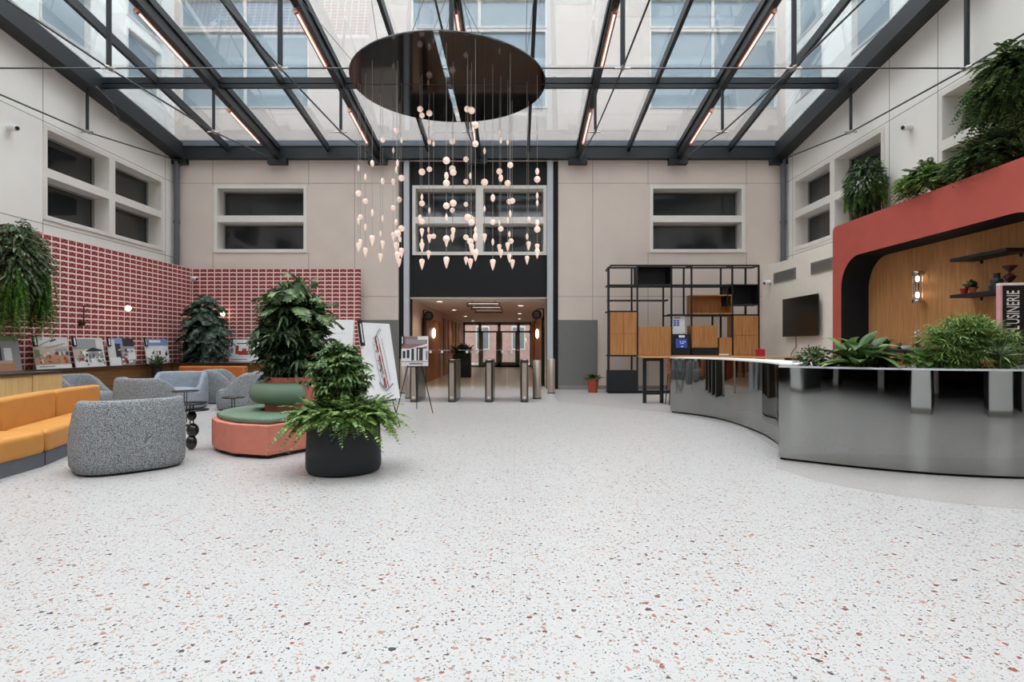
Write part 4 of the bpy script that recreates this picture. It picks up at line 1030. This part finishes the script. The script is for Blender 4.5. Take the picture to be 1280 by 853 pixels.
# ------------------------------------------------------------------ television wall
mb = MB(); mb.box(7.56, XR-.001, 13.4, YB-.003, 0, 3.74); struct('wall_cream', mb, 'plaster_cream')
for i, (a, b, lb) in enumerate(((15.35, 16.65, 'closer to the back wall'), (13.55, 14.55, 'next to the red portal'))):
    r = thing('air_vent', 'slatted air vent in the cream wall, '+lb, 'vent', (7.56, (a+b)/2, 3.16), 0, 'air vents in the cream wall')
    mb = MB(); t = .03; mb.box(7.535, 7.56, a, a+t, 3.16, 3.46); mb.box(7.535, 7.56, b-t, b, 3.16, 3.46); mb.box(7.535, 7.56, a+t, b-t, 3.16, 3.16+t); mb.box(7.535, 7.56, a+t, b-t, 3.46-t, 3.46); obj('frame', mb, 'grey_base', r)
    mb = MB()
    for k in range(9): mb.box(7.54, 7.556, a+t, b-t, 3.197+k*.027, 3.21+k*.027)
    obj('slats', mb, 'grey_base', r)
    obj('backing', MB().box(7.556, 7.5595, a+t, b-t, 3.19, 3.43), 'joint_dark', r)
tv = thing('television', 'large switched-off flat television on the cream wall', 'television', (7.5, 14.93, 1.6))
obj('screen', MB().box(7.43, 7.45, 14.0, 15.86, 1.59, 2.63), 'tv_black', tv)
obj('housing', MB().box(7.45, 7.49, 14.05, 15.81, 1.62, 2.60), 'matte_black', tv, bevel=.008)
obj('wall_mount', MB().box(7.49, 7.56, 14.6, 15.2, 1.9, 2.3), 'matte_black', tv)
mb = MB(); mb.tube([(7.5, 15.3, 1.62), (7.53, 15.3, 1.55), (7.53, 15.3, 1.30), (7.53, 15.55, 1.14), (7.54, 15.6, 1.05)], .01, 6); obj('cable', mb, 'leather_brown', tv, smooth=True)

# ------------------------------------------------------------------ red portal with an oak niche
XP, XN = 7.45, 8.08
PY0, PY1, PZ = 6.2, 13.38, 4.12
AY0, AY1, AZ, AR = 7.85, 13.03, 3.33, .68
def arch():
    pts = [(AY1, 0)]
    pts += [(AY1-AR+AR*math.cos(a), AZ-AR+AR*math.sin(a)) for a in [PI/2*i/14 for i in range(15)]]
    pts += [(AY0+AR-AR*math.sin(a), AZ-AR+AR*math.cos(a)) for a in [PI/2*i/14 for i in range(15)]]
    return pts+[(AY0, 0)]
A_ = arch()
rp = sroot('wall_portal_red', (XP, 9.8, 0))
r_ = .12
out = [(PY1, 0), (PY1, PZ-r_)]+[(PY1-r_+r_*math.cos(a), PZ-r_+r_*math.sin(a)) for a in [PI/2*i/6 for i in range(1, 7)]]+[(PY0, PZ), (PY0, 0)]
mb = MB()
# front face: strips between the outline and the arch
def strip(face_x):
    ys = sorted({y for y, z in A_} | {PY0, PY1, PY1-r_*.3, PY1-r_*.7, PY1-r_})
    def top(y): return PZ if y <= PY1-r_ else PZ-r_+math.sqrt(max(0, r_*r_-(y-PY1+r_)**2))
    def bot(y):
        if y >= AY1 or y <= AY0: return 0
        if y > AY1-AR: return AZ-AR+math.sqrt(max(0, AR*AR-(y-AY1+AR)**2))
        if y < AY0+AR: return AZ-AR+math.sqrt(max(0, AR*AR-(AY0+AR-y)**2))
        return AZ
    for a, b in zip(ys[:-1], ys[1:]):
        e = 1e-6
        mb.quad((face_x, b, bot(b-e)), (face_x, a, bot(a+e)), (face_x, a, top(a)), (face_x, b, top(b)))
strip(XP)
n = len(out); mb.add([(XP, y, z) for y, z in out]+[(XR-.002, y, z) for y, z in out], [(i, i+1, n+i+1, n+i) for i in range(n-1)])
struct('face', mb, 'portal_red', rp)
mb = MB(); n = len(A_); mb.add([(XP, y, z) for y, z in A_]+[(XN+.02, y, z) for y, z in A_], [(i, i+1, n+i+1, n+i) for i in range(n-1)]); struct('reveal', mb, 'reveal_black', rp, smooth=True)
mb = MB(); mb.box(XN, XN+.04, AY0-.1, AY1+.1, 0, AZ+.1); struct('back_panel', mb, 'oak_niche', rp)
def nshelf(label, y0, y1, z, x0):
    r = thing('niche_shelf', label, 'shelf', (XN, (y0+y1)/2, z)); obj('board', MB().box(x0, XN, y0, y1, z-.055, z), 'matte_black', r, bevel=.003, seg=1)
    mb = MB()
    for y in (y0+.2, y1-.2): mb.box(XN-.02, XN, y-.02, y+.02, z-.11, z-.055)
    obj('bracket', mb, 'matte_black', r)
nshelf('black upper shelf in the oak niche, empty', 8.89, 10.06, 2.88, 7.67)
nshelf('black lower shelf in the oak niche, holding pots and vases', 8.6, 10.06, 2.24, 7.67)
nshelf('low black shelf in the oak niche behind the big-leaved plant', 10.3, 12.0, 1.26, 7.72)
def lathe_thing(name, label, cat, x, y, z, prof, mat, n=24):
    r = tag(obj(name, MB().lathe(prof, (0, 0, 0), n), mat, None, smooth=True, angle=35), label, cat); r.location = (x, y, z); return r
def at_shelf(px, x): return x*F/(px-CX)
y = at_shelf(1205, 7.80); lathe_thing('cup', 'small red cup on the lower niche shelf', 'cup', 7.80, y, 2.24, [(.045, 0), (.055, .05), (.068, .10), (.06, .10), (.04, .02), (.001, .02)], 'red_ceramic')
y = at_shelf(1216, 7.80); pot_plant('small plant in a terracotta pot on the lower niche shelf', 7.80, y, 2.24, .055, .10, 'pot_terracotta', 'leaf_dark', 16, .2, .085, el=(.1, 1.5), droop=.2)
y = at_shelf(1246, 7.80); lathe_thing('vase', 'dark stepped vase on the lower niche shelf', 'vase', 7.80, y, 2.24, [(.10, 0), (.11, .05), (.105, .08), (.075, .10), (.09, .15), (.08, .18), (.05, .2), (.045, .26), (.055, .28), (.04, .28)], 'vase_dark')
y = at_shelf(1262, 7.80); lathe_thing('vase', 'maroon hourglass-shaped vase on the lower niche shelf, behind the sign', 'vase', 7.80, y, 2.24, [(.05, 0), (.02, .05), (.015, .10), (.09, .19), (.09, .20), (.02, .25), (.015, .27), (.095, .35), (.10, .37), (.07, .37)], 'vase_maroon')
y = at_shelf(1108, 7.85); pot_plant('round black pot with thin leaves on the low niche shelf', 7.85, y, 1.26, .075, .18, 'matte_black', 'leaf_grey', 30, .22, .02)
y = at_shelf(1125, 7.85); pot_plant('small square-looking dark pot of grass on the low niche shelf, second along', 7.85, y, 1.26, .06, .10, 'vase_dark', 'leaf_grey', 30, .16, .015)
y = at_shelf(1134, 7.85); lathe_thing('bowl', 'white ceramic bowl on the low niche shelf', 'bowl', 7.85, y, 1.26, [(.07, 0), (.10, .03), (.105, .09), (.095, .09), (.06, .03), (.001, .02)], 'ceramic_white')
y = at_shelf(1148, 7.85)
ot = pot_plant('white-flowered orchid in a small maroon pot on the low niche shelf', 7.85, y, 1.26, .05, .10, 'vase_maroon', 'leaf_dark', 9, .2, .06)
stems([[(7.85, y, 1.36), (7.84, y+.03, 1.52), (7.82, y+.0, 1.64)]], .005, 'stem_green', ot)
mb = MB()
for i in range(7):
    c_ = Vector((7.82+R.uniform(-.05, .05), y+R.uniform(-.05, .05), 1.58+R.uniform(-.05, .1)))
    for a in range(5): tip(mb, c_, Vector((math.cos(a*1.257), -.3, math.sin(a*1.257))), .045, .035, 0)
obj('flowers', mb, 'flower_white', ot)
# tubular wall lamp
L0 = Vector((7.95, at_shelf(1146.8, 7.95), 0)); lr = thing('tube_wall_lamp', 'chrome and glass tubular wall lamp with two glowing bulbs in the oak niche', 'lamp', (L0.x, L0.y, 2.19))
for z in (2.19, 2.75): obj('cap', MB().lathe([(.085, z), (.09, z+.01), (.09, z+.055), (.085, z+.065)], L0, 24), 'chrome', lr, smooth=True)
obj('glass_tube', MB().lathe([(.078, 2.25), (.078, 2.76)], L0, 24), 'lamp_glass', lr, smooth=True)
obj('centre_band', MB().lathe([(.03, 2.44), (.03, 2.58)], L0, 16), 'chrome', lr, smooth=True)
for z in (2.35, 2.67): obj('bulb', MB().ball((L0.x, L0.y, z), .035, .035, .06), 'lamp_warm', lr, smooth=True)
for a in (.6, 2.4, 4.1, 5.5): obj('rod', MB().tube([(L0.x+.083*math.cos(a), L0.y+.083*math.sin(a), 2.2), (L0.x+.083*math.cos(a), L0.y+.083*math.sin(a), 2.8)], .006, 6), 'chrome', lr, smooth=True)
mb = MB()
for z in (2.22, 2.78): mb.box(L0.x, XN, L0.y-.02, L0.y+.02, z-.02, z+.02)
obj('wall_bracket', mb, 'chrome', lr)

# sign
sg = thing('sign_board', 'tall black sign with vertical white L\'USINERIE lettering beside the oak niche', 'sign', (7.12, 7.95, 0), math.radians(-8))
obj('panel', MB().box(-.315, .30, -.03, .03, 0, 2.19), 'panel_black', sg, False)
mb = MB(); mb.box(-.345, -.315, -.04, .04, 0, 2.19); mb.box(.30, .33, -.04, .04, 0, 2.19); obj('pink_frame', mb, 'pink_edge', sg, False)
obj('top_rail', MB().box(-.345, .33, -.04, .04, 2.19, 2.225), 'sign_white', sg, False)
cu = bpy.data.curves.new('lettering', 'FONT'); cu.body = "L'USINERIE"; cu.size = 1; cu.extrude = .004; cu.align_x = 'LEFT'
tmp = bpy.data.objects.new('tmp', cu); COL.objects.link(tmp); bpy.context.view_layer.update()
me = bpy.data.meshes.new_from_object(tmp.evaluated_get(bpy.context.evaluated_depsgraph_get()))
bpy.data.objects.remove(tmp)
xs = [v.co.x for v in me.vertices]; ys = [v.co.y for v in me.vertices]; x0, x1, y0, y1 = min(xs), max(xs), min(ys), max(ys)
for v in me.vertices:
    a, b_ = (v.co.x-x0)/(x1-x0), (v.co.y-y0)/(y1-y0)
    v.co = Vector((-.10-.165*b_, -.034+v.co.z-.004, 1.575+.54*a))
me.materials.append(MATS['sign_white'])
lt = bpy.data.objects.new('lettering', me); COL.objects.link(lt); lt.parent = sg

# ------------------------------------------------------------------ mirrored counters
HC = 1.11
def smooth_curve(pts, k=6):
    P = [Vector((*p, 0)) for p in pts]; out = []
    for i in range(len(P)-1):
        p0, p1, p2, p3 = P[max(i-1, 0)], P[i], P[i+1], P[min(i+2, len(P)-1)]
        for j in range(k):
            t = j/k; out.append(.5*((2*p1)+(p2-p0)*t+(2*p0-5*p1+4*p2-p3)*t*t+(3*p1-p0-3*p2+p3)*t**3))
    return out+[P[-1]]
def offset(c, d):
    o = []
    for i, p in enumerate(c):
        t = (c[min(i+1, len(c)-1)]-c[max(i-1, 0)]).normalized(); o.append(p+Vector((-t.y, t.x, 0))*d)
    return o
def counter(label, pts, depth, trough):
    c = smooth_curve(pts); b = offset(c, depth); n = len(c)
    m = c[n//2]; r = thing('mirrored_counter', label, 'counter', (m.x, m.y, 0))
    mb = MB(); lo = [(p.x, p.y, .03) for p in c]; hi = [(p.x, p.y, HC-.02) for p in c]
    mb.add(lo+hi, [(i, i+1, n+i+1, n+i) for i in range(n-1)]); obj('mirror_front', mb, 'mirror_steel', r, smooth=True)
    mb = MB(); ci = offset(c, .012)
    for q in ((ci[0], b[0]), (b[-1], ci[-1])): mb.quad((q[1].x, q[1].y, .03), (q[0].x, q[0].y, .03), (q[0].x, q[0].y, HC-.02), (q[1].x, q[1].y, HC-.02))
    mb.add([(p.x, p.y, .03) for p in b]+[(p.x, p.y, HC-.02) for p in b], [(i+1, i, n+i, n+i+1) for i in range(n-1)]); obj('carcass', mb, 'steel_dark', r, smooth=True)
    mb = MB(); pi = offset(c, .05); bi = offset(c, depth-.03); mb.prism([(p.x, p.y) for p in pi]+[(p.x, p.y) for p in bi[::-1]], 0, .035); obj('plinth', mb, 'matte_black', r)
    if not trough:
        mb = MB(); mb.prism([(p.x, p.y) for p in offset(c, -.006)]+[(p.x, p.y) for p in b[::-1]], HC-.02, HC); obj('worktop', mb, 'frame_white', r)
    else:
        mb = MB(); e = offset(c, -.006); f_ = offset(c, .03); g1 = offset(c, depth-.1)
        for A1, A2 in ((e, f_), (g1, b)): mb.prism([(p.x, p.y) for p in A1]+[(p.x, p.y) for p in A2[::-1]], HC-.02, HC)
        obj('rim', mb, 'column_grey', r)
        mb = MB(); mb.prism([(p.x, p.y) for p in f_]+[(p.x, p.y) for p in g1[::-1]], HC-.12, HC-.03); obj('soil', mb, 'soil', r)
counter('curved mirrored counter section with white top, in front of the high table', [(3.10, 11.43), (3.42, 10.98), (3.64, 10.49), (3.735, 9.95), (3.745, 9.41), (3.73, 8.9), (3.69, 8.42), (3.556, 7.74), (3.42, 7.32)], .62, False)
counter('large curved mirrored counter section with plants along its top, closest to the camera', [(3.10, 6.71), (3.28, 6.56), (3.6, 6.31), (4.0, 6.06), (4.5, 5.84), (5.1, 5.71), (5.8, 5.66), (6.6, 5.72), (7.3, 5.86)], .66, True)

# plants in the trough
def tr(label, name, c, lm, fn, stem=None):
    global mb
    r = thing(name, label, 'plant', (c[0], c[1], HC-.03)); mb = MB(); fn(Vector(c)); obj('foliage', mb, lm, r)
    if stem: stems(stem, .008, 'stem_green', r)
    return r
def g_small(c): cloud(700, (c.x, c.y, HC+.07), (.24, .14, .15), f_leaf(.055, .03, .1, .3, 2), -.6, .2)
tr('small bushy plant with tiny leaves at the left end of the mirrored planter', 'bushy_plant', (3.52, 6.72, HC), 'leaf_mid', g_small, [[(3.52+a, 6.72, HC-.04), (3.52+a*2, 6.72, HC+.12)] for a in (-.06, 0, .06)])
def g_big(c):
    for i in range(74): leaf(mb, c+Vector((R.uniform(-.12, .12)-.05, R.uniform(-.08, .08), R.uniform(0, .16))), rdir(.3, 1.3), R.uniform(.36, .62), R.uniform(.12, .17), R.uniform(.3, .7), 7, R.uniform(-.4, .4), .3, .5)
    for i in range(20): leaf(mb, c+Vector((R.uniform(-.3, .3), R.uniform(-.05, .05), 0)), rdir(.3, 1.2), R.uniform(.2, .36), .09, .5, 6, 0, .3, .5)
tr('plant with large glossy strap leaves in the mirrored planter', 'strap_leaf_plant', (3.97, 6.48, HC-.03), 'leaf_umbrella', g_big)
def g_round(c): cloud(70, (c.x, c.y, HC+.06), (.24, .14, .09), f_leaf(.11, .09, 0, .3, 3), -.5, .3)
tr('low round-leaved plant between the strap-leaf and the feathery plant', 'round_leaf_plant', (4.40, 6.14, HC), 'leaf_bright', g_round)
def g_fine(c):
    cloud(1900, (c.x+.0, c.y+.06, HC+.20), (.54, .26, .34), lambda p, d: palmate(mb, p, Vector((d.x+R.uniform(-.6, .6), d.y+R.uniform(-.6, .6), d.z*.6+R.uniform(-.3, .5))), R.uniform(.08, .16), .0095, 9, R.uniform(.1, .5)), -.7, .3)
tr('large feathery fine-leaved bush in the mirrored planter', 'feathery_plant', (4.90, 6.10, HC), 'leaf_fern', g_fine, [[(4.9+a, 6.1, HC-.04), (4.9+a*2.2, 6.12, HC+.4)] for a in (-.2, -.1, 0, .1, .2)])
def g_var(c):
    for i in range(40): leaf(mb, c, rdir(.0, 1.3), R.uniform(.15, .28), .022, .3, 4, R.uniform(-.5, .5))
tr('pale variegated spiky plant in front of the feathery bush', 'spiky_plant', (5.0, 5.87, HC+.12), 'leaf_grey', g_var, [[(5.0, 5.87, HC-.04), (5.0, 5.87, HC+.14)]])
def g_dark(c):
    for i in range(26): leaf(mb, c+Vector((R.uniform(-.1, .1), R.uniform(-.08, .08), 0)), rdir(.1, 1.3), R.uniform(.3, .5), R.uniform(.14, .2), .4, 6, R.uniform(-.5, .5))
tr('broad dark-leaved plant at the right edge of the frame, in the planter', 'broad_leaf_plant', (5.62, 6.0, HC-.03), 'leaf_dark', g_dark)
wk = tag(obj('wicker_pot', MB().lathe([(.05, 0), (.07, .05), (.07, .11), (.06, .13), (.05, .12)], (0, 0, 0), 18), 'wicker', None, smooth=True), 'small brown wicker pot among the feathery leaves of the planter', 'pot'); wk.location = (4.72+.12*0+.02, 5.84+.02, HC-.03)
wk.location = W(1232, 456, 5.98); wk.location.z = HC-.03

# plants on top of the red portal
def portal_plant(label, name, c, fn, lm, extra=None):
    global mb
    r = thing(name, label, 'plant', (c[0], c[1], PZ)); mb = MB(); fn(Vector(c)); obj('foliage', mb, lm, r); return r
def g_ball(c):
    cloud(1900, (c.x, c.y, 4.96), (.36, .46, .56), f_leaf(.14, .045, -.3, .5, 3), -1, .6)
r = portal_plant('round hanging bush on a pole at the back end of the red portal', 'topiary_plant', (7.82, 12.75, PZ), g_ball, 'leaf_dark')
mb = MB()
for i in range(56):
    d = rdir(-.4, .6); frond(mb, Vector((7.82+d.x*.36, 12.75+d.y*.46, 4.75+R.uniform(-.1, .4))), (d.x*.12, d.y*.12, -1), R.uniform(.3, .55), .06, .02, 14)
obj('trailing_fronds', mb, 'leaf_bright', r); stems([[(7.82, 12.75, PZ), (7.82, 12.75, 5.0)]], .02, 'stem_brown', r)
def g_row(c): cloud(480, (c.x, c.y, PZ+.28), (.22, .60, .3), f_fr(.30, .075, .3, 10), -.3, .2)
portal_plant('bushy ferny plant on the red portal, lower one with light green tips', 'fern_plant', (7.68, 10.65, PZ), g_row, 'leaf_fern')
def g_row2(c): cloud(480, (c.x, c.y, PZ+.30), (.22, .62, .3), f_fr(.32, .075, .3, 10), -.3, .2)
portal_plant('ferny plant on the red portal under the big window, nearer the frame edge', 'fern_plant', (7.72, 9.35, PZ), g_row2, 'leaf_mid')
def g_top(c): cloud(480, (c.x, c.y, 5.55), (.34, .52, .46), f_fr(.42, .08, -.2, 14), -.9, .4); cloud(500, (c.x, c.y, 5.5), (.3, .46, .46), f_leaf(.15, .05, -.3), -1, .5)
r = portal_plant('big hanging fern before the upper right window, cut by the frame edge', 'tall_fern', (7.85, 9.0, PZ), g_top, 'leaf_mid')
obj('basket', MB().lathe([(.05, 5.25), (.18, 5.3), (.22, 5.5), (.2, 5.5)], (7.85, 9.0, 0), 20), 'matte_black', r, smooth=True); obj('bracket', MB().tube([(7.85, 9.0, 5.45), (XR+.05, 9.0, 5.45)], .015, 8), 'matte_black', r)

# ------------------------------------------------------------------ chandelier
DC = Vector((-1.19, 10.13, 6.0)); DR = 1.71
ch = thing('chandelier', 'large black glossy disc chandelier with strands of pale glass drops', 'chandelier', DC)
for sxn in (-1, 1):
    for syn in (-1, 1):
        gx, gy = .045, .006
        a0, a1 = (0, PI/2)
        pts = []
        N = 32
        for i in range(N+1):
            a = PI/2*i/N; x, y = DR*math.cos(a), DR*math.sin(a)
            if x < gx: x = gx; y = math.sqrt(DR*DR-gx*gx)
            if y < gy: y = gy
            pts.append((DC.x+sxn*x, DC.y+syn*y))
        pts.append((DC.x+sxn*gx, DC.y+syn*gy))
        obj('disc_panel', MB().prism(pts, DC.z, DC.z+.03), 'disc_black', ch)
    obj('seam_strip', MB().box(DC.x+sxn*.05, DC.x+sxn*(DR-.02), DC.y-.007, DC.y+.007, DC.z-.004, DC.z-.0005), 'cable_steel', ch)
mb = MB(); mb.tube([(DC.x+DR*math.cos(2*PI*i/96), DC.y+DR*math.sin(2*PI*i/96), DC.z+.015) for i in range(97)], .008, 5, False); obj('rim', mb, 'cable_steel', ch)
mb = MB(); mb.box(DC.x-.6, DC.x+.6, DC.y-.03, DC.y+.03, DC.z+.03, DC.z+.07); mb.box(DC.x-.6, DC.x-.54, DC.y-1.2, DC.y+1.2, DC.z+.03, DC.z+.07); mb.box(DC.x+.54, DC.x+.6, DC.y-1.2, DC.y+1.2, DC.z+.03, DC.z+.07); obj('support_frame', mb, 'matte_black', ch)
for x, y, tx in ((-1.35, .3, -4.2+1.19), (-1.25, .5, -1.5), (-.57, -1.1, 0), (-.57, 1.1, 0), (.57, -1.1, .04), (.57, 1.1, .04), (1.0, .2, .05), (1.3, .4, 1.55), (-.9, .6, -.02), (1.35, -.2, 1.4)):
    top = roofz(DC.y+y*.6)
    mb = MB(); mb.tube([(DC.x+x, DC.y+y, DC.z+.03), (DC.x+tx, DC.y+y*.6, top+.02)], .006, 5); obj('suspension_cable', mb, 'cable_steel', ch)
D7 = """81,222,f 81,362,s 91,492,s 82,513,q 90,635,p 80,655,p 118,272,f 118,405,s 119,548,f 119,683,p 156,196,e 156,468,f 156,618,p 213,66,s 214,294,e 213,500,f 214,642,p 201,585,f 202,714,p
289,15,s 272,125,f 296,195,f 289,230,f 272,297,e 318,277,s 305,396,s 273,442,s 290,520,e 317,555,s 273,597,p 297,583,s 309,615,e 290,655,p 318,686,p 295,708,p 308,740,p 318,68,f
430,243,s 472,228,s 471,75,e 494,87,f 433,383,f 430,417,s 471,456,f 420,497,e 433,517,s 430,575,p 466,563,f 471,607,p 495,598,s 432,628,f 433,655,p 466,697,p 432,748,p
568,180,s 598,75,S 598,225,S 602,245,s 567,265,e 567,305,s 568,430,s 602,415,S 598,455,s 565,495,f 602,572,p 598,605,p 567,612,s 566,632,q 567,738,p
673,173,s 673,297,s 698,265,f 725,88,s 674,422,s 683,493,S 697,500,s 705,522,s 725,565,f 673,604,s 725,602,e 697,627,s 704,663,p 725,697,p 674,730,p 697,745,p
775,128,f 776,300,S 775,447,f 775,604,p 821,387,e 821,520,s 821,630,f 821,750,p 857,25,f 865,72,f 903,78,f 857,240,s 865,277,e 917,205,s 903,306,s 912,407,s 930,403,s 920,475,f 903,510,f 857,525,f 866,557,s 912,587,f 921,625,s 903,652,p 857,662,p 866,690,p 912,715,p 929,748,p
1018,505,s 1011,600,f 1018,648,p 1010,726,p 1066,240,e 1066,284,s 1066,375,f 1066,415,f 1066,525,e 1066,560,s 1066,660,p 1066,690,p"""
drops = [(430+float(a)/4.414, 160+float(b)/4.414, c) for a, b, c in (t.split(',') for t in D7.split())]
drops += [(420+a/2.909, b/2.909, c) for a, b, c in ((308, 397, 's'), (313, 420, 's'), (340, 412, 's'), (423, 415, 'p'), (477, 397, 's'), (493, 402, 's'), (507, 455, 's'), (337, 452, 'f'))]
strands = []
for px, py, c in sorted(drops):
    if strands and abs(px-strands[-1][0]) < .75: strands[-1][1].append((py, c))
    else: strands.append([px, [(py, c)]])
RS = random.Random(21)
for px, ds in strands:
    for _ in range(400):
        y = RS.uniform(DC.y-1.6, DC.y+1.6); x = (px-CX)/F*y
        if (x-DC.x)**2+(y-DC.y)**2 < 1.64**2 and abs(x-DC.x) > .05: break
    else: y = DC.y+(.1 if px < 560 else -.1); x = (px-CX)/F*y; x = max(DC.x-1.66, min(DC.x+1.66, x))
    zs_ = [(H+(CY-py)/F*y, c) for py, c in ds]
    mb = MB(); mb.tube([(x, y, min(z for z, _ in zs_)), (x, y, DC.z)], .0032, 4, False); st = obj('strand', mb, 'wire_pale', ch)
    for z, c in zs_:
        mb = MB(); q = RS.uniform(.9, 1.1)
        if c == 's': mb.ball((x, y, z), .052*q, .052*q, .052*q, 14, 9)
        elif c == 'S': mb.ball((x, y, z), .062*q, .062*q, .06*q, 14, 9)
        elif c == 'e': mb.ball((x, y, z), .036*q, .045*q, .06*q, 12, 9)
        elif c == 'f': mb.lathe([(1e-5, -.065), (.018, -.03), (.024, .01), (.012, .045), (1e-5, .07)], (x, y, z), 6)
        else:
            k = q if c == 'p' else .7*q
            mb.lathe([(1e-5, -.105*k), (.012*k, -.08*k), (.028*k, -.03*k), (.042*k, .025*k), (.042*k, .05*k), (.03*k, .066*k), (1e-5, .072*k)], (x, y, z), 12)
        obj('glass_drop', mb, 'drop_glass', st, smooth=(c != 'f'), angle=60)

# ------------------------------------------------------------------ camera, sky, settings
cam = bpy.data.cameras.new('camera'); cam.sensor_width = 36; cam.lens = F/1280*36; cam.shift_x = -5/1280; cam.shift_y = 5.5/1280; cam.clip_end = 300
co = bpy.data.objects.new('camera', cam); COL.objects.link(co); co.location = (0, 0, H); co.rotation_euler = (PI/2, 0, 0); scene.camera = co
w = bpy.data.worlds.new('sky'); scene.world = w; w.use_nodes = True
wn = w.node_tree; bg = wn.nodes['Background']; bg.inputs[0].default_value = (.95, .975, 1, 1)
tc = wn.nodes.new('ShaderNodeTexCoord'); sp_ = wn.nodes.new('ShaderNodeSeparateXYZ'); mr = wn.nodes.new('ShaderNodeMapRange'); mr.interpolation_type = 'SMOOTHSTEP'
wn.links.new(tc.outputs['Generated'], sp_.inputs[0]); wn.links.new(sp_.outputs[1], mr.inputs[0])
mr.inputs[1].default_value = .25; mr.inputs[2].default_value = -.75; mr.inputs[3].default_value = 6.4; mr.inputs[4].default_value = 4.8
wn.links.new(mr.outputs[0], bg.inputs[1])
scene.view_settings.view_transform = 'Standard'; scene.view_settings.look = 'None'; scene.view_settings.gamma = 1; scene.view_settings.use_curve_mapping = False
scene.view_settings.exposure = -0.1
cy = scene.cycles; cy.use_denoising = True; cy.max_bounces = 8; cy.diffuse_bounces = 4; cy.glossy_bounces = 4; cy.transparent_max_bounces = 12; cy.caustics_reflective = False; cy.caustics_refractive = False; cy.sample_clamp_indirect = 8
